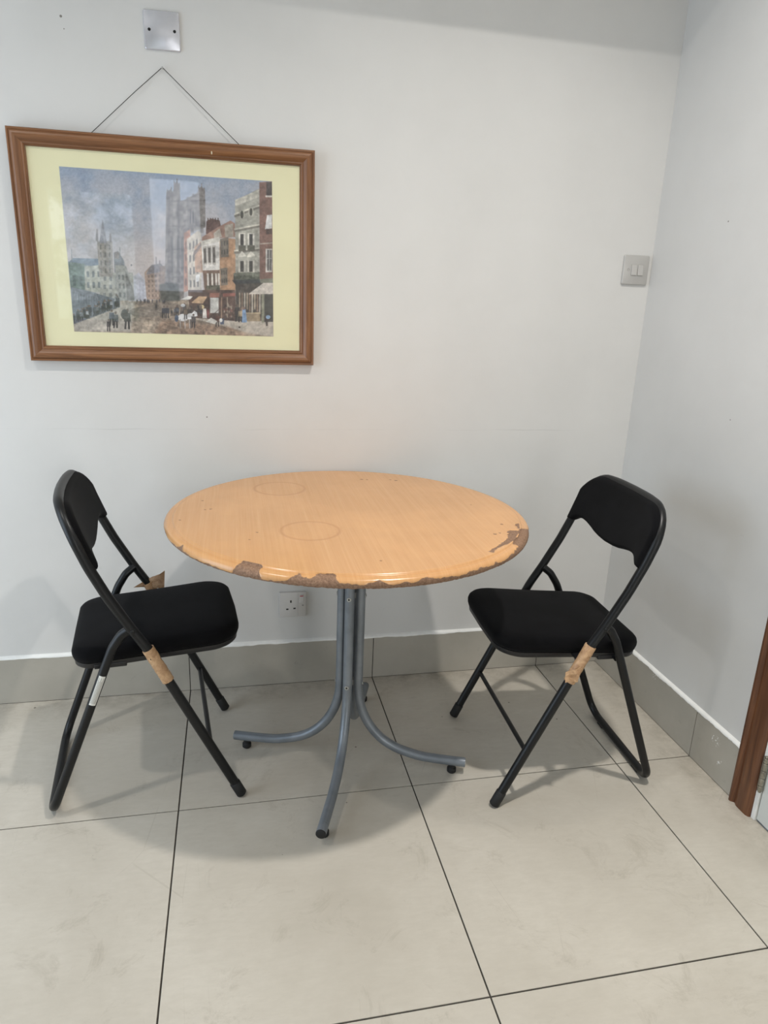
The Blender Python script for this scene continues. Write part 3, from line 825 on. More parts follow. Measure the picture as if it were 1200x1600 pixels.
    if sticker:
        s, z0, z1 = sticker
        def rp(z):  # point on the straight rear leg
            f = (z - 0.0125) / (0.400 - 0.0125)
            return Vector((-0.222 + f * 0.148, s * (0.172 + f * 0.011), z))
        a, b = rp(z0), rp(z1); ax = (b - a).normalized(); e1 = Vector((0, s, 0)); e2 = ax.cross(e1).normalized()
        def patch(bm, f0, f1, t0, t1, r, mi):
            n = 8; V_ = []
            for k in range(n + 1):
                th = t0 + (t1 - t0) * k / n; d = e1 * math.cos(th) + e2 * math.sin(th)
                V_.append([bm.verts.new(a.lerp(b, f0) + d * r), bm.verts.new(a.lerp(b, f1) + d * r), bm.verts.new(a.lerp(b, f1) + d * (r - 0.0003)), bm.verts.new(a.lerp(b, f0) + d * (r - 0.0003))])
            for k in range(n):
                for q in range(4): bm.faces.new((V_[k][q], V_[k + 1][q], V_[k + 1][(q + 1) % 4], V_[k][(q + 1) % 4])).material_index = mi
            bm.faces.new(V_[0]).material_index = mi; bm.faces.new(V_[-1][::-1]).material_index = mi
        bm = bmesh.new(); patch(bm, 0, 1, -0.65, 0.75, 0.0112, 0)
        for i in range(5):
            t = -0.48 + i * 0.23
            patch(bm, 0.06, 0.94 - 0.12 * (i % 2), t, t + 0.07, 0.01135, 1)
        so = mesh_obj('sticker', bm, [M_STICKER, M_INK], rf, True, 60); so['label'] = 'white printed label stuck to the rear leg'
    return root

# right chair faces the table (its own +x is forward)
ang_r = math.atan2(0.042, -0.999); ang_l = math.atan2(0.107, 0.9942)
flap_r = ([(0.046, 0.2185, 0.402), (0.084, 0.2190, 0.386), (0.086, 0.2240, 0.364), (0.052, 0.2200, 0.360)], 0.0007, (0.2, 1, 0.1), M_KRAFT)
flap_l = ([(-0.016, 0.188, 0.438), (0.066, 0.192, 0.428), (0.070, 0.204, 0.474), (0.036, 0.196, 0.462)], 0.0009, (0, 1, 0), M_KRAFT_D)
build_chair((0.425, -0.490, 0), ang_r, 'black velvet folding chair right of the table, near the room corner and door frame',
            [(1, 0.352, 0.448, flap_r)], None)
build_chair((-0.693, -0.362, 0), ang_l, 'black velvet folding chair left of the table with white label on its rear leg',
            [(-1, 0.357, 0.444, None), (1, 0.357, 0.444, flap_l)], (-1, 0.308, 0.381))

# ------------------------------------------------------------------ wall plates
def rounded_plate(bm, w_, h_, r, y0, y1, soft=0.0015, mi=0):
    def ring(k, y):
        P = [Vector((-w_ / 2 + k, 0, -h_ / 2 + k)), Vector((w_ / 2 - k, 0, -h_ / 2 + k)), Vector((w_ / 2 - k, 0, h_ / 2 - k)), Vector((-w_ / 2 + k, 0, h_ / 2 - k))]
        out = []
        for i in range(4):
            a, b, c = P[i - 1], P[i], P[(i + 1) % 4]
            out += fillet([a.lerp(b, .5), b, b.lerp(c, .5)], {1: r}, 6)[:-1]
        return [(p.x, y, p.z) for p in out]
    loft(bm, [ring(0, y0), ring(0, y1 + soft), ring(soft * 0.4, y1 + soft * 0.3), ring(soft, y1)], mi=mi)
def plate_root(name, x, z, roll, label, cat):
    o = empty(name, (x, 0, z), label, cat); o.rotation_euler = (0, -roll, 0); return o

bp = plate_root('blanking_plate', -0.5971, 1.855, 0.0177, 'square shiny metal blanking plate with two dark screws above the picture', 'wall plate')
bm = bmesh.new(); rounded_plate(bm, 0.086, 0.086, 0.004, 0, -0.0055, 0.0018)
mesh_obj('plate', bm, M_PLATE_M, bp, True, 50)
for sx in (-0.0302, 0.0302):
    bm = bmesh.new(); cyl(bm, (sx, -0.0050, 0.0), (sx, -0.0063, 0.0), 0.0036, 18, chamfer=0.0005)
    mesh_obj('screw', bm, M_DARKHOLE, bp, True, 50)

ss = plate_root('light_switch', 0.7862, 1.3567, 0.0072, 'grey double-rocker light switch beside the room corner', 'light switch')
bm = bmesh.new(); rounded_plate(bm, 0.086, 0.086, 0.004, 0, -0.0075, 0.002); mesh_obj('plate', bm, M_SWITCH, ss, True, 50)
for sx in (-0.0065, 0.0150):
    bm = bmesh.new(); rounded_plate(bm, 0.0195, 0.0325, 0.001, -0.0070, -0.0076, 0.0003)
    for v in bm.verts: v.co.x += sx
    mesh_obj('rocker_surround', bm, M_GRIME, ss)
    bm = bmesh.new(); box(bm, sx - 0.0092, sx + 0.0092, -0.0105, -0.0068, -0.0157, 0.0157, 0.0012)
    for v in bm.verts:
        if v.co.y < -0.009: v.co.y += (0.0016 if v.co.z > 0 else -0.0004)
    mesh_obj('rocker', bm, M_SWITCH_R, ss)
bm = bmesh.new()
for k in range(12):
    a0, a1 = 2 * PI * k / 12, 2 * PI * (k + 1) / 12
    tube(bm, [(-0.026 + 0.0036 * math.cos(a0), -0.0077, 0.0036 * math.sin(a0)), (-0.026 + 0.0036 * math.cos(a1), -0.0077, 0.0036 * math.sin(a1))], 0.0004, 5)
mesh_obj('screw_ring', bm, M_GRIME, ss)

so_ = plate_root('wall_socket', -0.2708, 0.2851, 0.0014, 'white single three-pin wall socket with switch, low on the wall behind the table', 'socket')
bm = bmesh.new(); rounded_plate(bm, 0.086, 0.086, 0.003, 0, -0.0095, 0.0018)
box(bm, 0.0168, 0.0172, -0.0098, -0.0094, -0.040, 0.040, mi=1)
mesh_obj('plate', bm, [M_PLATE_W, M_GRIME], so_, True, 50)
for (px, pz, w_, h_) in ((-0.006, 0.0115, 0.0045, 0.0085), (-0.0175, -0.0150, 0.0075, 0.0045), (0.0055, -0.0130, 0.0075, 0.0045)):
    bm = bmesh.new(); box(bm, px - w_ / 2, px + w_ / 2, -0.0098, -0.0085, pz - h_ / 2, pz + h_ / 2); mesh_obj('pin_slot', bm, M_DARKHOLE, so_)
bm = bmesh.new(); box(bm, 0.0210, 0.0350, -0.0122, -0.0085, 0.006, 0.0335, 0.001); rk = mesh_obj('rocker', bm, M_PLATE_W, so_)
bm = bmesh.new(); box(bm, 0.0225, 0.0335, -0.0126, -0.0120, 0.0285, 0.0315); rd = mesh_obj('red_stripe', bm, M_RED, rk); rd['label'] = 'red stripe on the rocker'
bm = bmesh.new(); cyl(bm, (0.0325, -0.0090, -0.0035), (0.0325, -0.0102, -0.0035), 0.0026, 14, chamfer=0.0004); mesh_obj('screw', bm, M_GRIME, so_, True, 50)

# ------------------------------------------------------------------ framed picture
PW, PH, TILT, PR = 0.7601, 0.5647, 0.0104, 0.00466
pic = empty('framed_picture', (0, 0, 0), 'large pine-framed print of an old city street, hung by a cord on the wall', 'picture')
exv = Vector((math.cos(PR), 0, math.sin(PR))); ezv = Vector((-math.sin(PR), -math.sin(TILT), math.cos(PR) * math.cos(TILT))).normalized(); eyv = ezv.cross(exv).normalized()
PM = Matrix((exv, eyv, ezv)).transposed().to_4x4(); PM.translation = Vector((-0.5946, -0.02 - 0.5 * PH * math.sin(TILT), 1.3272))
pic.matrix_world = PM
# frame section: distance inward from the outer edge, height off the back (front is -y)
sec = [(0.0, 0.017), (0.0, 0.000), (0.0015, -0.0015), (0.0045, -0.0015), (0.0055, -0.0004), (0.0065, -0.0004), (0.0075, -0.0025), (0.0105, -0.0055), (0.0145, -0.0068), (0.0190, -0.0060),
       (0.0240, -0.0030), (0.0285, 0.0010), (0.0305, 0.0022), (0.0315, 0.0012), (0.0345, 0.0006), (0.0365, 0.0022), (0.0372, 0.0050), (0.0390, 0.0054), (0.0400, 0.0090), (0.0400, 0.017)]
def rail(side):
    bm = bmesh.new(); hw_, hh_ = PW / 2, PH / 2; R = []
    for e in (-1, 1):
        ring = []
        for (d, y) in sec:
            if side in 'TB':
                ring.append(Vector((e * (hw_ - d), y, (hh_ - d) * (1 if side == 'T' else -1))))
            else: ring.append(Vector(((hw_ - d) * (1 if side == 'R' else -1), y, e * (hh_ - d))))
        R.append(ring)
    loft(bm, R)
    return mesh_obj('frame_rail', bm, M_FRAME_H if side in 'TB' else M_FRAME_V, pic, True, 25)
for s_ in 'TBLR': rail(s_)
iw, ih = PW / 2 - 0.0395, PH / 2 - 0.0395
bm = bmesh.new(); box(bm, -iw, iw, 0.0100, 0.0125, -ih, ih); mesh_obj('mount_card', bm, M_MAT, pic)['label'] = 'pale yellow mount around the print'
bm = bmesh.new(); box(bm, -iw, iw, 0.0130, 0.0165, -ih, ih); mesh_obj('backing_board', bm, M_KRAFT_D, pic)
bm = bmesh.new(); box(bm, -iw, iw, 0.0065, 0.0080, -ih, ih); mesh_obj('glass', bm, M_GLASS, pic)['label'] = 'glass pane with window reflections'

# the print: an old street painted on a fine colour grid, in sketch units 0..1200 x 0..973
NU, NVv = 470, 360
uu, vv = np.meshgrid(np.linspace(0, 1, NU), np.linspace(0, 1, NVv))      # v = 0 at the top
def homog(dst):
    A = []; b = []
    for (x, y), (X, Y) in zip([(0, 0), (1, 0), (1, 1), (0, 1)], dst):
        A.append([x, y, 1, 0, 0, 0, -X * x, -X * y]); b.append(X)
        A.append([0, 0, 0, x, y, 1, -Y * x, -Y * y]); b.append(Y)
    h = np.linalg.solve(np.array(A, float), np.array(b, float)); return h
H_ = homog([(37, 62), (1117, 135), (1128, 930), (115, 898)])
den = H_[6] * uu + H_[7] * vv + 1
SX = (H_[0] * uu + H_[1] * vv + H_[2]) / den; SY = (H_[3] * uu + H_[4] * vv + H_[5]) / den
def vnoise(scale, seed, octaves=4, sx=1.0, sy=1.0):
    r = np.random.RandomState(seed); out = np.zeros_like(SX); amp = 1.0; tot = 0
    for o in range(octaves):
        g = r.rand(160, 200)
        x = SX / scale * sx * 2 ** o; y = SY / scale * sy * 2 ** o
        xi = np.floor(x).astype(int); yi = np.floor(y).astype(int); fx = x - xi; fy = y - yi
        fx = fx * fx * (3 - 2 * fx); fy = fy * fy * (3 - 2 * fy)
        a = g[yi % 160, xi % 200]; b = g[yi % 160, (xi + 1) % 200]; c = g[(yi + 1) % 160, xi % 200]; d = g[(yi + 1) % 160, (xi + 1) % 200]
        out += amp * ((a * (1 - fx) + b * fx) * (1 - fy) + (c * (1 - fx) + d * fx) * fy); tot += amp; amp *= 0.55
    return out / tot
C_ = lambda *c: np.array(c, float)
IMG = np.zeros(SX.shape + (3,))
n1, n2, n3, n4 = vnoise(160, 1, 5), vnoise(220, 2, 5, 0.7, 1.2), vnoise(14, 3, 3), vnoise(40, 4, 4)
# sky
t_ = np.clip((SY - 60) / 520, 0, 1)[..., None]
sky = C_(120, 142, 172) * (1 - t_) + C_(166, 162, 164) * t_
k_ = np.clip((n1 - 0.46) * 4.5, 0, 1)[..., None] * (0.35 + 0.65 * t_)
sky = sky * (1 - k_) + C_(182, 176, 178) * k_
k_ = np.clip((n2 - 0.55) * 5, 0, 1)[..., None]
sky = sky * (1 - 0.5 * k_) + C_(92, 112, 148) * 0.5 * k_
k_ = np.clip(1 - np.hypot((SX - 520) / 300, (SY - 520) / 160), 0, 1)[..., None]
sky = sky * (1 - 0.6 * k_) + C_(196, 178, 168) * 0.6 * k_
IMG[:] = sky
def fill(poly, col, a=1.0, tex=0.18, soft=1.2):
    xs = [p[0] for p in poly]; ys = [p[1] for p in poly]
    m = (SX > min(xs) - 3) & (SX < max(xs) + 3) & (SY > min(ys) - 3) & (SY < max(ys) + 3)
    X, Y = SX[m], SY[m]
    if X.size == 0: return
    ins = np.zeros(X.shape, bool); dist = np.full(X.shape, 1e9); n = len(poly)
    for i in range(n):
        (x1, y1), (x2, y2) = poly[i], poly[(i + 1) % n]
        if y1 != y2:
            ins ^= ((y1 > Y) != (y2 > Y)) & (X < (x2 - x1) * (Y - y1) / (y2 - y1) + x1)
        ex, ey = x2 - x1, y2 - y1; L = ex * ex + ey * ey + 1e-9
        t = np.clip(((X - x1) * ex + (Y - y1) * ey) / L, 0, 1)
        dist = np.minimum(dist, np.hypot(X - x1 - t * ex, Y - y1 - t * ey))
    sd = np.where(ins, dist, -dist)
    al = np.clip(sd / soft * 0.5 + 0.5, 0, 1)[:, None] * a
    c = C_(*col)[None] * (1 + tex * (n3[m] + n4[m] - 1.0)[:, None] * 2)
    IMG[m] = IMG[m] * (1 - al) + c * al
def rect(x0, y0, x1, y1, col, a=1.0, **k): fill([(x0, y0), (x1, y0), (x1, y1), (x0, y1)], col, a, **k)
def line(x0, y0, x1, y1, w_, col, a=1.0):
    d = math.hypot(x1 - x0, y1 - y0); nx, ny = -(y1 - y0) / d * w_ / 2, (x1 - x0) / d * w_ / 2
    fill([(x0 + nx, y0 + ny), (x1 + nx, y1 + ny), (x1 - nx, y1 - ny), (x0 - nx, y0 - ny)], col, a)
def ell(cx, cy, rx, ry, col, a=1.0): fill([(cx + rx * math.cos(t * PI / 8), cy + ry * math.sin(t * PI / 8)) for t in range(16)], col, a)
def quadmap(q, s, t):
    return tuple((q[0][i] * (1 - s) + q[1][i] * s) * (1 - t) + (q[3][i] * (1 - s) + q[2][i] * s) * t for i in (0, 1))
def windows(q, nx, ny, col, wf=0.45, hf=0.55, frame=None, ox=0.0):
    for i in range(nx):
        for j in range(ny):
            s0 = (i + 0.5 - wf / 2) / nx; s1 = (i + 0.5 + wf / 2) / nx; t0 = (j + 0.5 - hf / 2) / ny; t1 = (j + 0.5 + hf / 2) / ny
            if frame:
                e = 0.14 / nx; g = 0.10 / ny
                fill([quadmap(q, s0 - e, t0 - g), quadmap(q, s1 + e, t0 - g), quadmap(q, s1 + e, t1 + g), quadmap(q, s0 - e, t1 + g)], frame, 0.9)
            fill([quadmap(q, s0, t0), quadmap(q, s1, t0), quadmap(q, s1, t1), quadmap(q, s0, t1)], col, 0.9)
# ground
fill([(60, 740), (1200, 740), (1200, 973), (60, 973)], (150, 132, 112), tex=0.35)
fill([(400, 745), (560, 740), (900, 900), (1000, 960), (620, 960)], (120, 104, 88), 0.8, 0.4, 12)
fill([(240, 770), (420, 745), (400, 900), (120, 900), (110, 860)], (168, 160, 148), 0.9, 0.2, 8)
fill([(700, 830), (900, 820), (1130, 850), (1130, 935), (1000, 910)], (176, 166, 152), 0.9, 0.15, 4)
fill([(560, 840), (900, 880), (1000, 925), (1130, 935), (1128, 990), (500, 930)], (134, 104, 82), 0.85, 0.4, 8)
ell(480, 800, 90, 28, (98, 90, 80), 0.6); ell(560, 770, 90, 20, (110, 98, 86), 0.5)
for k in range(46):
    x = 380 + rng.rand() * 560; y = 770 + rng.rand() * 150
    line(x, y, x + 60 + 60 * rng.rand(), y + 14 + 26 * rng.rand(), 2.0, (104, 84, 68) if k % 2 else (176, 156, 134), 0.45)
# far street end
fill([(380, 640), (440, 600), (470, 640), (480, 745), (390, 745)], (164, 168, 182), 0.8)
for x in (398, 420, 445, 462): line(x, 640 + rng.rand() * 20, x, 740, 5, (142, 146, 162), 0.6)
# left range of buildings
G1 = [(90, 545), (235, 528), (245, 700), (100, 700)]
fill(G1, (134, 144, 146)); fill([(110, 525), (240, 530), (240, 572), (84, 548)], (104, 120, 138))
fill([(165, 570), (245, 560), (250, 700), (170, 700)], (158, 160, 150)); windows([(168, 580), (250, 580), (255, 690), (172, 690)], 3, 2, (96, 104, 110))
fill([(84, 545), (165, 555), (168, 700), (98, 690)], (104, 122, 118)); windows([(95, 590), (165, 595), (168, 690), (100, 690)], 2, 1, (78, 92, 92))
line(100, 480, 102, 545, 4, (122, 128, 134))
fill([(250, 600), (410, 600), (418, 742), (240, 742)], (150, 150, 142)); windows([(255, 610), (400, 610), (410, 735), (250, 735)], 5, 3, (104, 108, 110))
fill([(228, 440), (305, 440), (310, 620), (240, 620)], (136, 130, 124)); windows([(235, 450), (303, 450), (306, 610), (240, 610)], 3, 4, (96, 94, 92), 0.35, 0.6)
fill([(240, 450), (256, 325), (278, 450)], (116, 116, 124)); fill([(222, 440), (224, 380), (232, 378), (236, 440)], (116, 112, 112)); fill([(290, 445), (291, 405), (298, 400), (303, 445)], (116, 112, 112))
fill([(312, 500), (335, 490), (365, 540), (372, 600), (318, 600)], (106, 112, 120)); line(343, 470, 345, 520, 4, (110, 112, 116)); rect(316, 495, 340, 530, (118, 110, 106))
fill([(320, 560), (375, 565), (412, 680), (416, 742), (330, 742)], (140, 140, 136)); windows([(330, 600), (385, 605), (405, 735), (335, 735)], 3, 3, (92, 96, 98))
fill([(372, 590), (414, 690), (418, 742), (380, 742)], (100, 98, 98), 0.8)
fill([(98, 672), (225, 705), (345, 740), (345, 775), (108, 862)], (96, 104, 116)); fill([(98, 672), (225, 702), (235, 735), (105, 740)], (118, 126, 138))
for k in range(10): line(110 + k * 13, 700 + k * 3, 112 + k * 13, 770, 3, (74, 82, 92), 0.6)
# mid-distance block
fill([(468, 600), (500, 565), (550, 560), (575, 575), (575, 740), (480, 735)], (150, 126, 110)); windows([(480, 610), (572, 600), (572, 730), (484, 730)], 5, 5, (108, 92, 84))
fill([(480, 600), (505, 560), (552, 555), (570, 575), (570, 592), (478, 612)], (112, 108, 112)); line(527, 520, 528, 565, 5, (112, 104, 104)); line(545, 540, 546, 565, 5, (112, 104, 104))
fill([(545, 570), (600, 560), (600, 745), (545, 745)], (122, 102, 90), 0.7)
# great church tower
fill([(578, 190), (600, 175), (612, 190), (618, 150), (632, 135), (645, 160), (650, 240), (700, 215), (735, 195), (745, 170), (758, 160), (775, 185), (778, 370), (690, 400), (668, 740), (600, 745), (572, 660)], (118, 112, 110), 1, 0.25)
for x, w_, c in ((590, 14, (96, 92, 92)), (622, 16, (140, 134, 130)), (640, 8, (90, 88, 88)), (700, 34, (104, 100, 100)), (756, 20, (128, 122, 120))):
    line(x, 215, x + 2, 400 if x > 680 else 700, w_, c, 0.6)
for y in (232, 360, 480, 620): line(575, y + 6, 690 if y > 380 else 778, y, 5, (88, 84, 84), 0.6)
fill([(697, 300), (708, 275), (720, 300), (720, 350), (697, 350)], (82, 80, 82)); line(708, 280, 708, 350, 4, (132, 126, 124))
for x in (600, 632, 655): fill([(x, 430), (x + 7, 415), (x + 14, 430), (x + 14, 600), (x, 600)], (86, 84, 84), 0.7)
for (x, y) in ((583, 190), (603, 178), (618, 148), (632, 136), (644, 158), (715, 212), (742, 172), (757, 160), (771, 182)): line(x, y - 14, x, y + 20, 5, (110, 104, 104))
fill([(545, 660), (600, 650), (640, 660), (650, 745), (550, 750)], (62, 66, 60), 0.85, 0.4, 6)
# row of old houses
fill([(668, 400), (700, 380), (706, 690), (668, 700)], (166, 112, 86)); windows([(670, 430), (700, 430), (702, 680), (672, 680)], 2, 4, (104, 78, 68))
fill([(683, 430), (740, 385), (755, 400), (760, 700), (690, 700)], (182, 172, 156)); windows([(690, 440), (742, 410), (750, 690), (694, 690)], 3, 4, (98, 92, 86))
fill([(722, 470), (758, 440), (764, 600), (726, 600)], (174, 132, 100)); fill([(715, 500), (760, 440), (762, 462), (722, 515)], (120, 100, 88))
fill([(782, 340), (805, 325), (850, 335), (858, 372), (790, 420), (780, 400)], (92, 64, 58)); [line(x, 322, x, 345, 5, (74, 54, 50)) for x in (790, 802, 815, 828, 842)]
fill([(760, 420), (840, 370), (905, 335), (928, 350), (930, 420), (850, 425), (758, 460)], (146, 108, 92)); fill([(820, 400), (850, 375), (862, 420), (822, 425)], (170, 160, 146)); fill([(875, 360), (918, 350), (920, 420), (878, 420)], (150, 140, 126))
fill([(755, 440), (850, 418), (852, 445), (757, 470)], (190, 186, 176)); fill([(757, 465), (850, 443), (852, 590), (764, 590)], (204, 200, 194))
windows([(762, 470), (832, 460), (834, 560), (766, 560)], 3, 1, (78, 72, 68), 0.5, 0.8, (164, 158, 148))
fill([(850, 440), (898, 425), (932, 430), (932, 710), (852, 710)], (172, 128, 92)); fill([(852, 430), (895, 418), (897, 520), (854, 525)], (112, 102, 90)); windows([(854, 435), (895, 425), (897, 515), (856, 520)], 3, 2, (70, 66, 62))
fill([(854, 580), (890, 575), (893, 665), (858, 668)], (120, 108, 92)); windows([(856, 582), (889, 578), (891, 662), (859, 665)], 3, 2, (66, 62, 58))
fill([(764, 590), (850, 588), (852, 700), (775, 700)], (120, 92, 76)); [line(x, 605, x + 3, 680, 9, (206, 200, 190)) for x in (790, 812, 832, 846)]; [line(x, 610, x + 2, 675, 5, (72, 62, 56)) for x in (801, 822)]
fill([(728, 615), (750, 608), (746, 645), (730, 650)], (206, 206, 204))
fill([(780, 668), (852, 665), (852, 700), (782, 698)], (84, 82, 66), 0.95, 0.4)
fill([(690, 690), (930, 690), (935, 850), (700, 830)], (84, 62, 54), 1, 0.35)
fill([(868, 708), (932, 706), (932, 722), (868, 724)], (142, 78, 66)); rect(800, 705, 850, 728, (140, 86, 70)); rect(803, 730, 846, 808, (188, 188, 182)); rect(858, 728, 864, 840, (150, 118, 92)); rect(888, 728, 893, 830, (160, 140, 116))
for k in range(26): ell(872 + rng.rand() * 46, 760 + rng.rand() * 70, 4, 6, [(150, 132, 110), (120, 70, 60), (176, 164, 140), (70, 60, 56)][k % 4], 0.7)
# pale stone house and red brick at the right
fill([(928, 235), (1052, 172), (1056, 640), (932, 640)], (150, 148, 136)); fill([(928, 230), (1052, 178), (1052, 214), (930, 262)], (176, 172, 158))
for y, d in ((262, 46), (360, 24), (480, 14)): fill([(924, y + d), (1054, y), (1056, y + 10), (926, y + 12 + d)], (112, 108, 98)); fill([(924, y + d - 8), (1054, y - 8), (1054, y), (926, y + d)], (188, 184, 168))
for x in (964, 1010):
    fill([(x - 12, 290 - (x - 964) * .3), (x + 12, 278 - (x - 964) * .3), (x + 12, 322 - (x - 964) * .3), (x - 12, 330 - (x - 964) * .3)], (176, 172, 156)); ell(x, 305 - (x - 964) * .3, 8, 20, (66, 64, 58))
    rect(x - 16, 400, x + 18, 470, (196, 192, 180)); rect(x - 8, 404, x + 9, 462, (58, 56, 54)); rect(x - 17, 462, x + 20, 492, (84, 82, 70), 0.95)
    fill([(x - 18, 515), (x, 492), (x + 20, 510), (x + 20, 518), (x - 18, 524)], (192, 188, 174)); rect(x - 16, 540, x + 20, 600, (186, 182, 168)); rect(x - 8, 542, x + 10, 598, (62, 60, 56))
fill([(922, 604), (1056, 600), (1056, 640), (922, 640)], (84, 88, 74), 1, 0.5); [ell(930 + k * 13, 606 + 5 * rng.rand(), 7, 9, (106, 110, 94), 0.8) for k in range(10)]
fill([(1052, 140), (1120, 135), (1128, 640), (1056, 640)], (124, 88, 76)); rect(1088, 138, 1118, 210, (72, 62, 60)); rect(1084, 207, 1120, 216, (190, 182, 170))
fill([(1092, 308), (1118, 305), (1118, 375), (1082, 380)], (204, 204, 202)); rect(1088, 378, 1118, 405, (78, 60, 56)); line(1056, 455, 1122, 450, 6, (164, 148, 134)); rect(1086, 480, 1120, 600, (188, 184, 176)); rect(1094, 486, 1117, 592, (96, 92, 90)); line(1105, 486, 1105, 592, 3, (190, 186, 180)); line(1094, 530, 1118, 530, 3, (190, 186, 180))
# shop front
fill([(914, 640), (1066, 636), (1072, 660), (935, 668)], (52, 56, 58)); fill([(932, 660), (1072, 655), (1074, 850), (935, 850)], (74, 66, 60), 1, 0.4)
for k in range(9): rect(950 + k * 13, 705, 957 + k * 13, 790 + (k % 3) * 12, [(190, 170, 138), (150, 116, 90), (204, 194, 172)][k % 3], 0.75)
rect(975, 815, 1060, 852, (150, 128, 96), 0.8); rect(940, 806, 1062, 814, (180, 158, 118), 0.9)
fill([(1056, 636), (1128, 630), (1128, 655), (1060, 655)], (116, 118, 100)); rect(1076, 700, 1126, 855, (70, 68, 62)); rect(1066, 705, 1080, 858, (140, 140, 116))
fill([(998, 712), (1075, 655), (1126, 655), (1127, 712)], (196, 186, 174)); fill([(706, 755), (745, 722), (788, 724), (765, 760)], (190, 152, 112)); fill([(652, 738), (690, 720), (715, 722), (700, 738)], (200, 198, 192))
# people, carriage horses
def person(x, y, h, coat=(54, 50, 50), legs=(44, 40, 40)):
    ell(x, y - h * 0.93, h * 0.075, h * 0.085, (96, 76, 66)); fill([(x - h * .15, y - h * .82), (x + h * .15, y - h * .82), (x + h * .17, y - h * .38), (x - h * .17, y - h * .38)], coat, 0.95, 0.3)
    line(x - h * .07, y - h * .42, x - h * .10, y, h * .09, legs); line(x + h * .07, y - h * .42, x + h * .09, y, h * .09, legs)
person(288, 898, 62); person(323, 882, 84, (88, 92, 98)); person(303, 868, 80, (72, 78, 92)); person(382, 888, 102, (72, 68, 66)); ell(368, 812, 18, 26, (70, 66, 64))
person(567, 832, 62, (46, 48, 58)); person(585, 832, 62, (46, 48, 58)); person(528, 792, 36); person(840, 878, 66, (110, 68, 56)); person(943, 852, 88, (50, 46, 46)); person(958, 855, 70, (150, 128, 96))
fill([(968, 790), (984, 788), (992, 856), (966, 858)], (108, 142, 184)); ell(976, 784, 7, 9, (120, 96, 84)); fill([(766, 785), (782, 785), (786, 834), (764, 834)], (206, 200, 192)); ell(760, 776, 13, 11, (214, 192, 130)); line(792, 790, 792, 832, 8, (122, 54, 54))
fill([(1082, 825), (1110, 818), (1118, 840), (1098, 850), (1098, 875), (1090, 875)], (66, 54, 50)); ell(1100, 830, 12, 10, (126, 162, 200))
for k in range(40):
    x = 112 + rng.rand() * 230; y = 845 - (x - 112) * 0.36 + rng.rand() * 16
    person(x, y, 40 + 20 * rng.rand(), [(58, 62, 70), (48, 48, 54), (94, 98, 104), (128, 132, 136)][k % 4])
for k in range(26): person(600 + rng.rand() * 160, 800 + rng.rand() * 25, 34 + 14 * rng.rand(), [(70, 62, 58), (52, 50, 52), (104, 88, 76), (60, 66, 76)][k % 4])
for k in range(16): person(430 + rng.rand() * 150, 752 + rng.rand() * 8, 20, (60, 60, 66))
HC = (206, 206, 206)
ell(665, 830, 28, 19, HC); ell(705, 825, 24, 17, HC); fill([(700, 820), (722, 795), (736, 805), (738, 822), (722, 828), (714, 836)], HC)
for x in (650, 674, 697, 703, 722): line(x, 838, x + 2, 886, 5, (150, 146, 142) if x < 700 else (70, 64, 62))
ell(632, 834, 10, 18, (58, 74, 98)); person(678, 838, 60, (128, 106, 84)); person(718, 882, 70, (60, 54, 54)); ell(664, 768, 12, 8, (196, 200, 204))
fill([(780, 852), (808, 832), (840, 850), (825, 864)], (198, 194, 184)); fill([(852, 838), (874, 836), (874, 866), (855, 866)], (70, 82, 108)); ell(858, 845, 8, 10, (214, 214, 210))
line(792, 838, 845, 792, 3, (60, 46, 40)); ell(953, 881, 5, 4, (40, 34, 32)); ell(402, 562, 4, 5, (84, 84, 92))
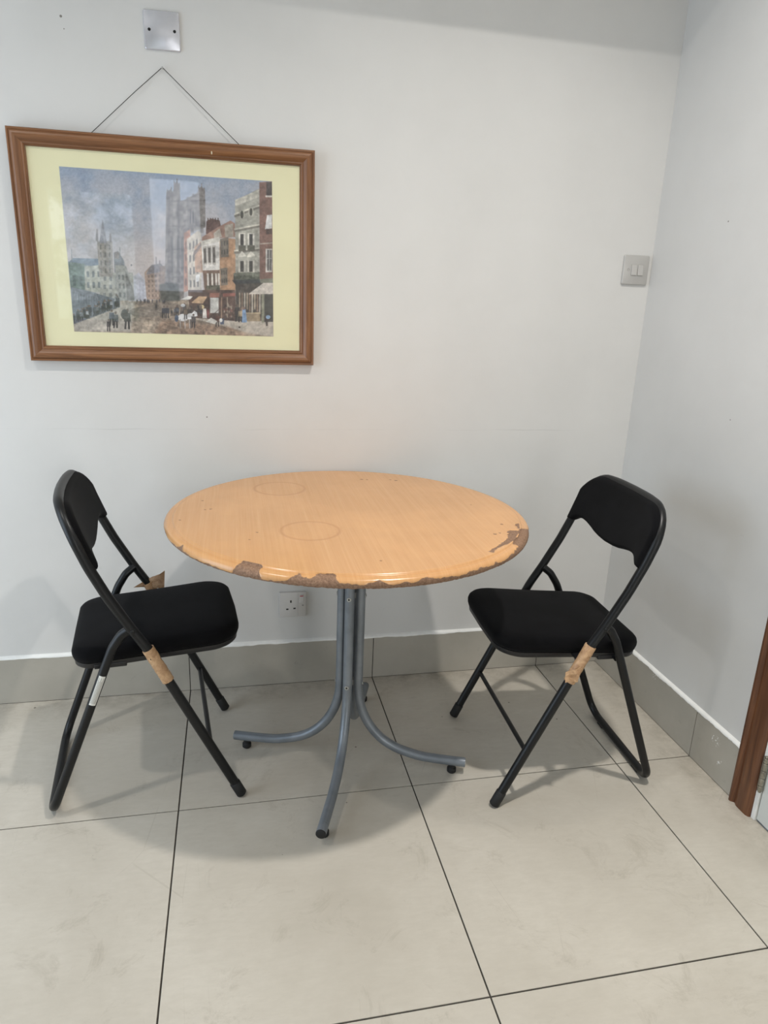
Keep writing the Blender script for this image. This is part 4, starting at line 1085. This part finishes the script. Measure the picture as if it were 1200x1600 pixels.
# brush texture, then a greyer tone and the glass's reflection haze painted in
bt = (vnoise(7, 21, 2) - 0.5)[..., None] * 22 + (vnoise(22, 22, 3) - 0.5)[..., None] * 16
IMG = np.clip(IMG + bt, 0, 255)
IMG = IMG.mean(-1, keepdims=True) * 0.24 + IMG * 0.76
IMG = IMG * 0.95 + 20
lc = np.where(IMG / 255 <= 0.04045, IMG / 255 / 12.92, ((IMG / 255 + 0.055) / 1.055) ** 2.4)
pw0, pw1, pz0, pz1 = -0.2662, 0.2662, 0.2007, -0.2044
co = np.zeros((NVv, NU, 3)); co[..., 0] = pw0 + (pw1 - pw0) * uu; co[..., 1] = 0.0096; co[..., 2] = pz0 + (pz1 - pz0) * vv
me = bpy.data.meshes.new('print'); idx = np.arange(NU * NVv).reshape(NVv, NU)
quads = np.stack([idx[:-1, :-1], idx[1:, :-1], idx[1:, 1:], idx[:-1, 1:]], -1).reshape(-1, 4)
me.vertices.add(NU * NVv); me.vertices.foreach_set('co', co.reshape(-1)); nq = len(quads)
me.loops.add(nq * 4); me.loops.foreach_set('vertex_index', quads.reshape(-1))
me.polygons.add(nq); me.polygons.foreach_set('loop_start', np.arange(nq) * 4); me.polygons.foreach_set('loop_total', np.full(nq, 4))
me.update(calc_edges=True)
ca = me.color_attributes.new('paint', 'FLOAT_COLOR', 'POINT')
rgba = np.ones((NU * NVv, 4)); rgba[:, :3] = lc.reshape(-1, 3); ca.data.foreach_set('color', rgba.reshape(-1))
t = NT('printed_paper'); a = t.n('ShaderNodeAttribute'); a.attribute_name = 'paint'; t.set(Base_Color=a.outputs['Color'], Roughness=0.7)
me.materials.append(t.m)
pr = bpy.data.objects.new('print', me); COL.objects.link(pr); pr.parent = pic
pr['label'] = 'old painted street scene with church tower, shops and people'

# hanging cord and wall hook (hung separately from the frame)
nail = Vector((-0.6001, -0.006, 1.7732)); h1 = Vector((-0.779, -0.012, 1.6105)); h2 = Vector((-0.415, -0.012, 1.6130))
bm = bmesh.new()
pts = [h1 + Vector((-0.012, 0.004, -0.014)), h1, h1.lerp(nail, 0.62) + Vector((-0.0015, 0, 0.001)), nail + Vector((-0.002, 0, -0.0008)), nail + Vector((0, 0, 0.0006)), nail + Vector((0.002, 0, -0.0008)), h2, h2 + Vector((0.012, 0.004, -0.014))]
tube(bm, pts, 0.0009, 8)
cord = mesh_obj('hanging_cord', bm, M_STRING, None, True, 60)
cord.parent = pic; cord.matrix_parent_inverse = PM.inverted()
bm = bmesh.new(); cyl(bm, (-0.6001, 0.0, 1.7722), (-0.6001, -0.009, 1.7727), 0.0011, 10)
tube(bm, [(-0.6001, -0.009, 1.7712), (-0.6001, -0.009, 1.7745)], 0.0022, 10)
tag(mesh_obj('picture_nail', bm, M_SCREW, None, True, 50), 'small nail in the wall holding the picture cord', 'nail')
